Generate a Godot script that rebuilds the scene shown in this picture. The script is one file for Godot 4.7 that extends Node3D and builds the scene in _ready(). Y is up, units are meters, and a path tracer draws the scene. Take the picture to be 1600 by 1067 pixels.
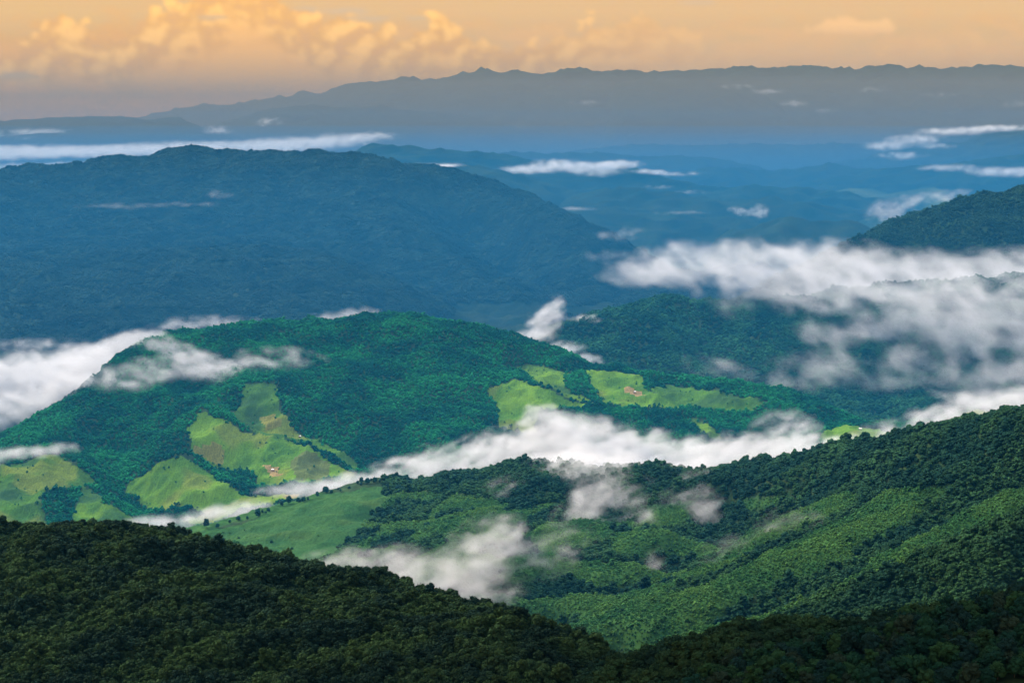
extends Node3D
# A misty mountain valley at dusk. Metres, y up. The eye stands 650 m above the far valley plain and looks along -z.

const F := 2986.0            # focal length in pixels of the 1600 x 1067 photograph
const EYE := 650.0           # height of the eye
const PITCH := 6.563         # degrees below level

var rng := RandomNumberGenerator.new()
var noise := FastNoiseLite.new()       # fine relief, colour patches
var wide := FastNoiseLite.new()        # broad patches
var ridged := FastNoiseLite.new()      # gullies and spurs
var billow := FastNoiseLite.new()      # mist
var taken := {}
var mats := {}
var t0 := 0

# ------------------------------------------------------------------ helpers

func tag(o: Node, label: String, category: String, kind := "", group := "") -> void:
	o.set_meta("label", label)
	o.set_meta("category", category)
	if kind:
		o.set_meta("kind", kind)
	if group:
		o.set_meta("group", group)

func numbered(called: String) -> String:
	if not taken.has(called):
		taken[called] = 0
		return called
	taken[called] += 1
	return "%s_%03d" % [called, taken[called]]

func stage(what: String) -> void:
	print("%s %.1f s" % [what, (Time.get_ticks_msec() - t0) / 1000.0])

func at(px: float, py: float, d: float) -> Vector3:
	# the point on the ray of a photo pixel that lies d metres ahead
	var th := deg_to_rad(PITCH)
	var v := (533.5 - py) / F
	var s := d / (cos(th) + v * sin(th))
	return Vector3((px - 800.0) / F * s, EYE + s * (v * cos(th) - sin(th)), -d)

func seen_at(p: Vector3) -> Vector2:
	# where a point shows, in photo pixels; used to leave out trees far outside the view
	var th := deg_to_rad(PITCH)
	var y := p.y - EYE
	var depth := -p.z * cos(th) - y * sin(th)
	if depth < 1.0:
		return Vector2(-9999, -9999)
	return Vector2(800.0 + p.x / depth * F, 533.5 - (y * cos(th) - p.z * sin(th)) / depth * F)

func make_noise(n: FastNoiseLite, sd: int, freq: float, octaves: int, kind := FastNoiseLite.FRACTAL_FBM) -> void:
	n.seed = sd
	n.noise_type = FastNoiseLite.TYPE_SIMPLEX_SMOOTH
	n.frequency = freq
	n.fractal_type = kind
	n.fractal_octaves = octaves
	n.fractal_gain = 0.5

# ------------------------------------------------------------------ terrain

func solve(a: Array, n: int) -> PackedFloat64Array:
	# Gaussian elimination; every row holds its right side last
	for c in n:
		var best := c
		for r in range(c + 1, n):
			if absf(a[r][c]) > absf(a[best][c]):
				best = r
		var tmp = a[c]
		a[c] = a[best]
		a[best] = tmp
		var pc: PackedFloat64Array = a[c]
		var inv := 1.0 / pc[c]
		for r in range(c + 1, n):
			var pr: PackedFloat64Array = a[r]
			var k := pr[c] * inv
			if k != 0.0:
				for j in range(c, n + 1):
					pr[j] -= k * pc[j]
				a[r] = pr
	var x := PackedFloat64Array()
	x.resize(n)
	for i in range(n - 1, -1, -1):
		var row: PackedFloat64Array = a[i]
		var s := row[n]
		for j in range(i + 1, n):
			s -= row[j] * x[j]
		x[i] = s / row[i]
	return x

func land(lines: Array, opt: Dictionary) -> Dictionary:
	# A height field through the given crest, spur and valley lines (photo pixel and distance of each point).
	# opt: back [metres, drop] lets the ground fall behind lines marked as crests (the first opt.crests lines), front likewise before them,
	# cell, soft, bounds as a Rect2 of x and z, gully and rough as heights of relief, gfreq its frequency.
	var pts: Array[Vector3] = []
	var gap: float = opt.get("gap", 120.0)
	var li := 0
	for line in lines:
		var prev := Vector3.INF
		for q in line:
			var p := at(q[0], q[1], q[2])
			if prev.x < 1e9:
				var n := int(clampf(prev.distance_to(p) / gap, 1, 6))
				for k in range(1, n):
					add_point(pts, prev.lerp(p, float(k) / n), gap * 0.3)
			add_point(pts, p, gap * 0.3)
			prev = p
		if li < opt.get("crests", 0):
			for key in ["back", "front"]:
				for step in opt.get(key, []):
					var walked := 1e9
					var was := Vector3.INF
					for q in line:
						var c := at(q[0], q[1], q[2])
						if was.x < 1e9:
							walked += was.distance_to(c)
						was = c
						if walked > step[0] * 0.5:
							walked = 0.0
							var sgn := -1.0 if key == "back" else 1.0
							var out := Vector3(c.x * (1.0 - sgn * step[0] / -c.z), maxf(c.y - step[1], opt.get("low", -400.0)), c.z + sgn * step[0])
							add_point(pts, out, gap * 0.5)
		li += 1
	for p in opt.get("extra", []):
		add_point(pts, p, gap * 0.3)
	var n := pts.size()
	var soft2: float = pow(opt.get("soft", 40.0), 2)
	var rows := []
	for i in n:
		var r := PackedFloat64Array()
		r.resize(n + 2)
		for j in n:
			var dx := pts[i].x - pts[j].x
			var dz := pts[i].z - pts[j].z
			r[j] = sqrt(dx * dx + dz * dz + soft2)
		r[i] -= opt.get("ease", 0.0)
		r[n] = 1.0
		r[n + 1] = pts[i].y
		rows.append(r)
	var last := PackedFloat64Array()
	last.resize(n + 2)
	last.fill(1.0)
	last[n] = 0.0
	last[n + 1] = 0.0
	rows.append(last)
	var w := solve(rows, n + 1)
	var b: Rect2 = opt.bounds
	var cell: float = opt.cell
	var nx := int(b.size.x / cell) + 1
	var nz := int(b.size.y / cell) + 1
	var every := int(opt.get("every", 4))
	var cx := (nx - 1) / every + 4
	var cz := (nz - 1) / every + 4
	var coarse := PackedFloat32Array()
	coarse.resize(cx * cz)
	for j in cz:
		var z := b.position.y + (j - 1) * cell * every
		for i in cx:
			var x := b.position.x + (i - 1) * cell * every
			var s := w[n]
			for k in n:
				var p := pts[k]
				var dx := x - p.x
				var dz := z - p.z
				s += w[k] * sqrt(dx * dx + dz * dz + soft2)
			coarse[j * cx + i] = s
	if opt.has("sharp"):
		# deepen the gullies and raise the spurs
		var r := int(opt.get("reach", 3))
		var was := coarse.duplicate()
		for j in cz:
			for i in cx:
				var sum := 0.0
				var cnt := 0
				for dj in range(maxi(0, j - r), mini(cz, j + r + 1)):
					for di in range(maxi(0, i - r), mini(cx, i + r + 1)):
						sum += was[dj * cx + di]
						cnt += 1
				coarse[j * cx + i] += opt.sharp * clampf(was[j * cx + i] - sum / cnt, -opt.get("deep", 30.0), opt.get("proud", 3.0))
	var gully: float = opt.get("gully", 0.0)
	var rough: float = opt.get("rough", 0.0)
	var gf: float = opt.get("gfreq", 1.0)
	var rim: float = opt.get("rim", 6.0) * cell
	var base: float = opt.get("base", -300.0)
	var h := PackedFloat32Array()
	h.resize(nx * nz)
	for j in nz:
		var z := b.position.y + j * cell
		var fz := float(j) / every + 1.0
		var jz := int(fz)
		fz -= jz
		for i in nx:
			var x := b.position.x + i * cell
			var fx := float(i) / every + 1.0
			var ix := int(fx)
			fx -= ix
			var y := 0.0
			var col := [0.0, 0.0, 0.0, 0.0]
			for m in 4:
				var o := (jz - 1 + m) * cx + ix
				col[m] = cubic_interpolate(coarse[o], coarse[o + 1], coarse[o - 1], coarse[o + 2], fx)
			y = cubic_interpolate(col[1], col[2], col[0], col[3], fz)
			if gully > 0.0:
				y += gully * (ridged.get_noise_2d(x * gf + 31.0, z * gf) - 0.4)
			if rough > 0.0:
				y += rough * noise.get_noise_2d(x, z)
			var edge := minf(minf(x - b.position.x, b.end.x - x), minf(z - b.position.y, b.end.y - z))
			if edge < rim:
				y = lerpf(minf(base, y), y, smoothstep(0.0, 1.0, edge / rim))
			h[j * nx + i] = y
	return {"x0": b.position.x, "z0": b.position.y, "nx": nx, "nz": nz, "cell": cell, "h": h}

func add_point(pts: Array[Vector3], p: Vector3, least: float) -> void:
	for q in pts:
		if Vector2(q.x - p.x, q.z - p.z).length() < least:
			return
	pts.append(p)

func height(g: Dictionary, x: float, z: float) -> float:
	var fx: float = clampf((x - g.x0) / g.cell, 0.0, g.nx - 1.001)
	var fz: float = clampf((z - g.z0) / g.cell, 0.0, g.nz - 1.001)
	var i := int(fx)
	var j := int(fz)
	fx -= i
	fz -= j
	var h: PackedFloat32Array = g.h
	var o: int = j * g.nx + i
	return lerpf(lerpf(h[o], h[o + 1], fx), lerpf(h[o + g.nx], h[o + g.nx + 1], fx), fz)

func hit(g: Dictionary, px: float, py: float) -> Vector3:
	# where the ray of a photo pixel meets this ground
	var near: float = maxf(100.0, -(g.z0 + (g.nz - 1) * g.cell) + g.cell * 8)
	var far: float = -g.z0 - g.cell * 4
	var d := near
	var step: float = g.cell
	var best := at(px, py, far)
	var closest := 1e9
	while d < far:
		var p := at(px, py, d)
		var over := p.y - height(g, p.x, p.z)
		if over < 0.0:
			return at(px, py, d - step * 0.5)
		if over < closest:
			closest = over
			best = p
		d += step
	return best

func outline(g: Dictionary, px: Array) -> PackedVector2Array:
	var out := PackedVector2Array()
	for q in px:
		var p := hit(g, q[0], q[1])
		out.append(Vector2(p.x, p.z))
	return out

func sheet(g: Dictionary, which: PackedByteArray, want: int, tint: Callable) -> ArrayMesh:
	# the triangles of a ground whose cell belongs to WANT, with the colour that TINT gives at each vertex
	var nx: int = g.nx
	var nz: int = g.nz
	var h: PackedFloat32Array = g.h
	var map := PackedInt32Array()
	map.resize(nx * nz)
	map.fill(-1)
	var v := PackedVector3Array()
	var nn := PackedVector3Array()
	var cc := PackedColorArray()
	var idx := PackedInt32Array()
	for j in nz - 1:
		for i in nx - 1:
			if which[j * nx + i] != want:
				continue
			var o := j * nx + i
			for c in [o, o + 1, o + nx, o + nx + 1]:
				if map[c] < 0:
					map[c] = v.size()
					var ci: int = c % nx
					var cj: int = c / nx
					var p := Vector3(g.x0 + ci * g.cell, h[c], g.z0 + cj * g.cell)
					v.append(p)
					var l := h[maxi(ci - 1, 0) + cj * nx]
					var r := h[mini(ci + 1, nx - 1) + cj * nx]
					var u := h[ci + maxi(cj - 1, 0) * nx]
					var d := h[ci + mini(cj + 1, nz - 1) * nx]
					nn.append(Vector3(l - r, 2.0 * g.cell, u - d).normalized())
					cc.append(tint.call(p))
			idx.append_array([map[o], map[o + 1], map[o + nx], map[o + 1], map[o + nx + 1], map[o + nx]])
	var a := []
	a.resize(Mesh.ARRAY_MAX)
	a[Mesh.ARRAY_VERTEX] = v
	a[Mesh.ARRAY_NORMAL] = nn
	a[Mesh.ARRAY_COLOR] = cc
	a[Mesh.ARRAY_INDEX] = idx
	var m := ArrayMesh.new()
	if idx.size():
		m.add_surface_from_arrays(Mesh.PRIMITIVE_TRIANGLES, a)
	return m

func ground(called: String, g: Dictionary, label: String, category: String, tint: Callable, fields := []) -> void:
	# the ground itself, and each field on it as a sheet of its own cut out of the ground
	var nx: int = g.nx
	var which := PackedByteArray()
	which.resize(nx * g.nz)
	for k in fields.size():
		var poly: PackedVector2Array = fields[k].poly
		var box := Rect2(poly[0], Vector2.ZERO)
		for p in poly:
			box = box.expand(p)
		for j in range(maxi(0, int((box.position.y - g.z0) / g.cell)), mini(g.nz - 1, int((box.end.y - g.z0) / g.cell) + 1)):
			for i in range(maxi(0, int((box.position.x - g.x0) / g.cell)), mini(nx - 1, int((box.end.x - g.x0) / g.cell) + 1)):
				var c := Vector2(g.x0 + (i + 0.5) * g.cell, g.z0 + (j + 0.5) * g.cell)
				if Geometry2D.is_point_in_polygon(c, poly):
					which[j * nx + i] = k + 1
	var o := MeshInstance3D.new()
	o.name = numbered(called)
	o.mesh = sheet(g, which, 0, tint)
	o.material_override = mats.ground
	tag(o, label, category, "structure")
	add_child(o)
	for k in fields.size():
		var f := MeshInstance3D.new()
		f.name = numbered("crop_field")
		f.mesh = sheet(g, which, k + 1, fields[k].tint)
		f.material_override = mats.field
		tag(f, fields[k].label, "field", "structure")
		if f.mesh.get_surface_count():
			add_child(f)
	g.which = which

func field_at(g: Dictionary, x: float, z: float) -> int:
	var i := int((x - g.x0) / g.cell)
	var j := int((z - g.z0) / g.cell)
	if i < 0 or j < 0 or i >= g.nx - 1 or j >= g.nz - 1:
		return -1
	return g.which[j * g.nx + i]

func mix_tint(a: Color, b: Color, freq: float, off: float) -> Callable:
	return func(p: Vector3) -> Color:
		var t := clampf(0.5 + 0.9 * noise.get_noise_2d(p.x * freq + off, p.z * freq - off), 0.0, 1.0)
		return a.lerp(b, t)

func crop_tint(a: Color, b: Color, c: Color, off: float) -> Callable:
	# crops: two greens in patches, and ripe or bare ground in a few spots
	return func(p: Vector3) -> Color:
		var t := clampf(0.5 + 1.3 * noise.get_noise_2d(p.x * 0.8 + off, p.z * 0.8), 0.0, 1.0)
		var s := smoothstep(0.18, 0.42, wide.get_noise_2d(p.x * 5.0 - off, p.z * 5.0 + off))
		var q := a.lerp(b, t).lerp(c, s * 0.8)
		return q * (1.0 + 0.25 * noise.get_noise_2d(p.x * 6.0, p.z * 6.0 + off))

# ------------------------------------------------------------------ trees

func ico(sub: int) -> Array:
	var t := (1.0 + sqrt(5.0)) / 2.0
	var v: Array[Vector3] = [Vector3(-1, t, 0), Vector3(1, t, 0), Vector3(-1, -t, 0), Vector3(1, -t, 0), Vector3(0, -1, t), Vector3(0, 1, t), Vector3(0, -1, -t), Vector3(0, 1, -t), Vector3(t, 0, -1), Vector3(t, 0, 1), Vector3(-t, 0, -1), Vector3(-t, 0, 1)]
	var f := [[0, 11, 5], [0, 5, 1], [0, 1, 7], [0, 7, 10], [0, 10, 11], [1, 5, 9], [5, 11, 4], [11, 10, 2], [10, 7, 6], [7, 1, 8], [3, 9, 4], [3, 4, 2], [3, 2, 6], [3, 6, 8], [3, 8, 9], [4, 9, 5], [2, 4, 11], [6, 2, 10], [8, 6, 7], [9, 8, 1]]
	for i in v.size():
		v[i] = v[i].normalized()
	for s in sub:
		var g := []
		for q in f:
			var m := []
			for k in 3:
				m.append(v.size())
				v.append((v[q[k]] + v[q[(k + 1) % 3]]).normalized())
			g.append_array([[q[0], m[0], m[2]], [q[1], m[1], m[0]], [q[2], m[2], m[1]], m])
		f = g
	return [v, f]

func crown(sd: int, lobes: int, sub: int, leaves: int, tall: float) -> ArrayMesh:
	# a crown of radius about 1 and height about 2 * tall, its foot at y = 0: leafy lobes with ragged faces, and loose sprays
	rng.seed = sd
	var st := SurfaceTool.new()
	st.begin(Mesh.PRIMITIVE_TRIANGLES)
	var ball := ico(sub)
	var made := []
	for k in lobes:
		var a := k * 2.39996 + rng.randf() * 0.8
		var up := (k + 0.5) / lobes
		var out := sqrt(maxf(0.0, 1.0 - pow(up * 1.15 - 0.25, 2))) * rng.randf_range(0.45, 0.72)
		var c := Vector3(cos(a) * out, tall * (0.35 + up * 1.3), sin(a) * out)
		var r := rng.randf_range(0.30, 0.46) * (1.0 if lobes > 9 else 1.3)
		made.append([c, r])
		var shift := rng.randf() * 99.0
		var pts: Array[Vector3] = []
		for q in ball[0]:
			var b: float = 1.0 + 0.55 * noise.get_noise_3d(q.x * 90 + shift, q.y * 90, q.z * 90) + rng.randf_range(-0.13, 0.13)
			pts.append(c + Vector3(q.x, q.y * 0.82, q.z) * r * b)
		var shade := rng.randf_range(0.8, 1.2)
		for f in ball[1]:
			var jitter := shade * rng.randf_range(0.75, 1.25)
			st.set_color(Color(jitter, jitter, jitter * 0.95))
			st.add_vertex(pts[f[0]])
			st.add_vertex(pts[f[2]])
			st.add_vertex(pts[f[1]])
	for k in leaves:
		var m: Array = made[rng.randi() % made.size()]
		var dir := Vector3(rng.randfn(), rng.randfn() * 0.8 + 0.4, rng.randfn()).normalized()
		var p: Vector3 = m[0] + dir * m[1] * rng.randf_range(0.95, 1.25)
		var s := rng.randf_range(0.06, 0.14)
		var u := Vector3(rng.randfn(), rng.randfn(), rng.randfn()).normalized() * s
		var w := dir.cross(u).normalized() * s
		var j := rng.randf_range(0.8, 1.5)
		st.set_color(Color(j, j, j * 0.85))
		st.add_vertex(p - u)
		st.add_vertex(p + w)
		st.add_vertex(p + u * 0.8 + dir * s)
	return st.commit()

func trunk(sd: int, tall: float, thick: float) -> ArrayMesh:
	# a tapered stem with four limbs
	rng.seed = sd
	var st := SurfaceTool.new()
	st.begin(Mesh.PRIMITIVE_TRIANGLES)
	limb(st, Vector3(0, -1.5, 0), Vector3(rng.randf_range(-0.3, 0.3), tall, rng.randf_range(-0.3, 0.3)), thick, thick * 0.45)
	for k in 4:
		var a := k * 1.57 + rng.randf()
		var y := tall * rng.randf_range(0.5, 0.8)
		limb(st, Vector3(0, y, 0), Vector3(cos(a) * tall * 0.3, y + tall * 0.35, sin(a) * tall * 0.3), thick * 0.4, thick * 0.15)
	st.generate_normals()
	return st.commit()

func limb(st: SurfaceTool, a: Vector3, b: Vector3, ra: float, rb: float) -> void:
	var d := (b - a).normalized()
	var u := d.cross(Vector3(0.3, 0.1, 1)).normalized()
	var w := d.cross(u)
	for k in 6:
		var t := TAU * k / 6
		var s := TAU * (k + 1) / 6
		var p := [a + (u * cos(t) + w * sin(t)) * ra, a + (u * cos(s) + w * sin(s)) * ra, b + (u * cos(s) + w * sin(s)) * rb, b + (u * cos(t) + w * sin(t)) * rb]
		for q in [0, 1, 2, 0, 2, 3]:
			st.add_vertex(p[q])

func forest(g: Dictionary, shapes: Array, label: String, opt: Dictionary) -> void:
	# trees all over a ground: opt.gap between them, size [least, most] of the crown's radius, tint a Callable, keep a Callable that says where
	var gap: float = opt.gap
	var places := []
	for s in shapes:
		places.append([])
	rng.seed = opt.get("seed", 7)
	var x1: float = g.x0 + (g.nx - 1) * g.cell
	var z1: float = g.z0 + (g.nz - 1) * g.cell
	var z: float = g.z0 + gap
	var size: Array = opt.size
	var tint: Callable = opt.tint
	var keep: Callable = opt.get("keep", func(_p, _s): return 1.0)
	var total := 0
	while z < z1 - gap:
		var half := -z / F * 800.0 * 1.14 + 25.0
		var x := maxf(g.x0 + gap, -half)
		var end := minf(x1 - gap, half)
		while x < end:
			var px := x + rng.randf_range(-0.5, 0.5) * gap
			var pz := z + rng.randf_range(-0.5, 0.5) * gap
			x += gap
			var open := field_at(g, px + 14.0 * noise.get_noise_2d(px * 5.0, pz * 5.0), pz + 14.0 * noise.get_noise_2d(pz * 5.0, px * 5.0)) > 0
			if open and rng.randf() > 0.02:
				continue
			var p := Vector3(px, height(g, px, pz), pz)
			var s := seen_at(p)
			if s.y > 1130.0 or p.y < opt.get("low", -260.0):
				continue
			var big: float = keep.call(p, s)
			if big <= 0.0:
				continue
			var r := rng.randf_range(size[0], size[1]) * big * (0.5 if open else 1.0) * (1.45 if rng.randf() < 0.035 else 1.0)
			var yaw := rng.randf() * TAU
			var b := Basis(Vector3.UP, yaw).scaled(Vector3(r, r * rng.randf_range(0.8, 1.25), r))
			p.y -= r * 0.25
			var k := rng.randi() % shapes.size()
			if opt.has("lay"):
				# a clump follows the slope
				var e := gap
				var sx := (height(g, px + e, pz) - height(g, px - e, pz)) / (2 * e)
				var sz := (height(g, px, pz + e) - height(g, px, pz - e)) / (2 * e)
				var shear := Basis(Vector3(1, sx, 0), Vector3(0, 1, 0), Vector3(0, sz, 1))
				b = shear * b
			places[k].append([Transform3D(b, p), tint.call(p)])
			total += 1
		z += gap
	var root := Node3D.new()
	root.name = numbered("forest")
	tag(root, label, "forest", "stuff")
	add_child(root)
	for k in shapes.size():
		var mm := MultiMesh.new()
		mm.transform_format = MultiMesh.TRANSFORM_3D
		mm.use_colors = true
		mm.mesh = shapes[k]
		mm.instance_count = places[k].size()
		for i in places[k].size():
			mm.set_instance_transform(i, places[k][i][0])
			mm.set_instance_color(i, places[k][i][1])
		var o := MultiMeshInstance3D.new()
		o.name = "foliage"
		o.multimesh = mm
		o.material_override = mats.leaf
		o.set_meta("kind", "stuff")
		root.add_child(o, true)
	stage("forest of %d" % total)

func clump(sd: int, n: int, lobes: int) -> ArrayMesh:
	# several crowns side by side over a patch of radius 1
	rng.seed = sd
	var spots := []
	for k in n:
		var a := k * 2.4
		var r := sqrt((k + 0.5) / n) * 0.95
		spots.append([Vector3(cos(a) * r, 0, sin(a) * r), rng.randf_range(0.75, 1.25) / sqrt(n) * 1.15, rng.randi()])
	var st := SurfaceTool.new()
	st.begin(Mesh.PRIMITIVE_TRIANGLES)
	for s in spots:
		var m := crown(s[2] % 1000, lobes, 0, 6, 1.0)
		st.append_from(m, 0, Transform3D(Basis().scaled(Vector3.ONE * s[1]), s[0]))
	return st.commit()

func plant_tint(a: Color, b: Color, freq: float, off: float) -> Callable:
	return func(p: Vector3) -> Color:
		var t := clampf(0.5 + 1.7 * noise.get_noise_2d(p.x * freq + off, p.z * freq) + rng.randf_range(-0.3, 0.3), 0.0, 1.0)
		var c := a.lerp(b, t) * rng.randf_range(0.75, 1.3)
		c.a = 1.0
		return c

var tree_kinds := []

func stand_tree(p: Vector3, r: float, kind: int, tint: int, label: String, group: String, called := "broadleaf_tree") -> void:
	var o: Node3D = tree_kinds[kind].duplicate()
	o.name = numbered(called)
	o.position = p
	o.rotation.y = rng.randf() * TAU
	o.scale = Vector3(r, r * rng.randf_range(0.9, 1.2), r)
	o.get_node("crown").material_override = mats["crown%d" % tint]
	tag(o, label, "tree", "", group)
	add_child(o)

# ------------------------------------------------------------------ mist

func mist(blobs: Array, opt: Dictionary, label: String) -> void:
	# A bank of mist. blobs: [photo x, y, distance, half width, half height, half depth in metres, strength].
	# Their joined field, broken up by drifting noise, is closed off at several levels; each closed body holds thin mist, so that together it thickens inwards.
	var cell: float = opt.cell
	var lo := Vector3.INF
	var hi := -Vector3.INF
	var list := []
	for b in blobs:
		var c: Vector3 = b[0] if b[0] is Vector3 else at(b[0], b[1], b[2])
		var r := Vector3(b[3], b[4], b[5]) * 1.2
		list.append([c, r, b[6] if b.size() > 6 else 1.0])
		lo = lo.min(c - r * 1.15)
		hi = hi.max(c + r * 1.15)
	lo -= Vector3.ONE * cell * 2
	hi += Vector3.ONE * cell * 2
	var up: float = opt.get("flat", 1.0)       # cells may be lower than they are wide
	var step := Vector3(cell, cell * up, cell)
	var nx := int((hi.x - lo.x) / step.x) + 2
	var ny := int((hi.y - lo.y) / step.y) + 2
	var nz := int((hi.z - lo.z) / step.z) + 2
	var f := PackedFloat32Array()
	f.resize(nx * ny * nz)
	for b in list:
		var c: Vector3 = b[0]
		var r: Vector3 = b[1]
		var s: float = b[2]
		for k in range(maxi(0, int((c.z - r.z - lo.z) / step.z)), mini(nz, int((c.z + r.z - lo.z) / step.z) + 2)):
			var qz := (lo.z + k * step.z - c.z) / r.z
			for j in range(maxi(0, int((c.y - r.y - lo.y) / step.y)), mini(ny, int((c.y + r.y - lo.y) / step.y) + 2)):
				var qy := (lo.y + j * step.y - c.y) / r.y
				var o := (k * ny + j) * nx
				var q0 := qz * qz + qy * qy
				if q0 >= 1.0:
					continue
				for i in range(maxi(0, int((c.x - r.x - lo.x) / step.x)), mini(nx, int((c.x + r.x - lo.x) / step.x) + 2)):
					var qx := (lo.x + i * step.x - c.x) / r.x
					var q := q0 + qx * qx
					if q < 1.0:
						var t := s * (1.0 - q)
						f[o + i] = f[o + i] + t - f[o + i] * t * 0.5
	var fr: float = opt.get("freq", 1.0)
	var amp: float = opt.get("amp", 1.0)
	var slant: float = opt.get("slant", 0.0)   # streaks lean with the wind
	for k in range(1, nz - 1):
		for j in range(1, ny - 1):
			var o := (k * ny + j) * nx
			var y := lo.y + j * step.y
			var z := lo.z + k * step.z
			for i in range(1, nx - 1):
				var v := f[o + i]
				if v > 0.0:
					var x := lo.x + i * step.x
					f[o + i] = v * 0.9 + amp * (billow.get_noise_3d((x + slant * y) * fr, y * fr * 1.4, z * fr * 0.8) - 0.16) * minf(1.0, v * 3.0)
	for k in nz:
		for j in ny:
			for i in nx:
				if i == 0 or j == 0 or k == 0 or i == nx - 1 or j == ny - 1 or k == nz - 1:
					f[(k * ny + j) * nx + i] = 0.0
	var root := Node3D.new()
	root.name = numbered(opt.get("called", "mist_bank"))
	tag(root, label, opt.get("category", "mist"), "stuff")
	add_child(root)
	for level in opt.levels:
		var m := closed(f, nx, ny, nz, level[0], lo, step)
		if m == null:
			continue
		var o := MeshInstance3D.new()
		o.name = "mist"
		o.mesh = m
		var fm := FogMaterial.new()
		fm.albedo = opt.get("color", Color(0.97, 0.97, 0.98))
		fm.density = level[1]
		o.material_override = fm
		o.set_meta("kind", "stuff")
		root.add_child(o, true)

func closed(f: PackedFloat32Array, nx: int, ny: int, nz: int, iso: float, lo: Vector3, step: Vector3) -> ArrayMesh:
	# surface nets: one vertex in each cell that the level crosses, one quad round each crossed edge
	var sy := nx
	var sz := nx * ny
	var map := PackedInt32Array()
	map.resize(nx * ny * nz)
	map.fill(-1)
	var v := PackedVector3Array()
	var idx := PackedInt32Array()
	var corner := PackedInt32Array([0, 1, sy, sy + 1, sz, sz + 1, sz + sy, sz + sy + 1])
	var edges := [[0, 1], [2, 3], [4, 5], [6, 7], [0, 2], [1, 3], [4, 6], [5, 7], [0, 4], [1, 5], [2, 6], [3, 7]]
	for k in nz - 1:
		for j in ny - 1:
			var o := k * sz + j * sy
			for i in nx - 1:
				var c := o + i
				var inside := int(f[c] > iso) + int(f[c + 1] > iso) + int(f[c + sy] > iso) + int(f[c + sy + 1] > iso) + int(f[c + sz] > iso) + int(f[c + sz + 1] > iso) + int(f[c + sz + sy] > iso) + int(f[c + sz + sy + 1] > iso)
				if inside == 0 or inside == 8:
					continue
				var sum := Vector3.ZERO
				var n := 0
				for e in edges:
					var a := f[c + corner[e[0]]]
					var b := f[c + corner[e[1]]]
					if (a > iso) != (b > iso):
						var t := (iso - a) / (b - a)
						var pa := Vector3(e[0] & 1, (e[0] >> 1) & 1, e[0] >> 2)
						var pb := Vector3(e[1] & 1, (e[1] >> 1) & 1, e[1] >> 2)
						sum += pa.lerp(pb, t)
						n += 1
				map[c] = v.size()
				v.append(lo + (Vector3(i, j, k) + sum / n) * step)
	if v.is_empty():
		return null
	for k in range(1, nz - 1):
		for j in range(1, ny - 1):
			for i in range(1, nx - 1):
				var c := k * sz + j * sy + i
				if map[c] < 0:
					continue
				var a := f[c] > iso
				if a != (f[c + 1] > iso):
					quad(idx, map[c], map[c - sy], map[c - sy - sz], map[c - sz], a)
				if a != (f[c + sy] > iso):
					quad(idx, map[c], map[c - sz], map[c - sz - 1], map[c - 1], a)
				if a != (f[c + sz] > iso):
					quad(idx, map[c], map[c - 1], map[c - 1 - sy], map[c - sy], a)
	var vol := 0.0
	for t in range(0, idx.size(), 3):
		vol += (v[idx[t]] - lo).dot((v[idx[t + 1]] - lo).cross(v[idx[t + 2]] - lo))
	if vol > 0.0:              # front faces run clockwise seen from outside
		idx.reverse()
	var arr := []
	arr.resize(Mesh.ARRAY_MAX)
	arr[Mesh.ARRAY_VERTEX] = v
	arr[Mesh.ARRAY_INDEX] = idx
	var m := ArrayMesh.new()
	m.add_surface_from_arrays(Mesh.PRIMITIVE_TRIANGLES, arr)
	return m

func quad(idx: PackedInt32Array, a: int, b: int, c: int, d: int, flip: bool) -> void:
	if b < 0 or c < 0 or d < 0:
		return
	if flip:
		idx.append_array([a, b, c, a, c, d])
	else:
		idx.append_array([a, c, b, a, d, c])

func air(called: String, x: float, y0: float, y1: float, z0: float, z1: float, color: Color, density: float, label: String) -> void:
	var o := FogVolume.new()
	o.name = called
	o.shape = RenderingServer.FOG_VOLUME_SHAPE_BOX
	o.size = Vector3(2 * x, y1 - y0, z1 - z0)
	o.position = Vector3(0, (y0 + y1) / 2, (z0 + z1) / 2)
	var m := FogMaterial.new()
	m.albedo = color
	m.density = density
	o.material = m
	tag(o, label, "haze", "stuff")
	add_child(o)

# ------------------------------------------------------------------ sky

var cloud_top := [[-400, 60], [-150, 75], [0, 120], [25, 95], [45, 72], [75, 50], [110, 30], [135, 44], [160, 58], [195, 62], [215, 40], [250, 18], [285, 8], [330, -18], [400, -30], [470, 14], [500, 30], [560, 25], [600, 42], [632, 66], [660, 48], [690, 22], [712, 40], [750, 62], [800, 72], [860, 62], [940, 40], [1010, 20], [1050, 50], [1110, 84], [1200, 98], [1400, 92], [1480, 74], [1600, 82], [1800, 70], [2100, 84]]

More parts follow.
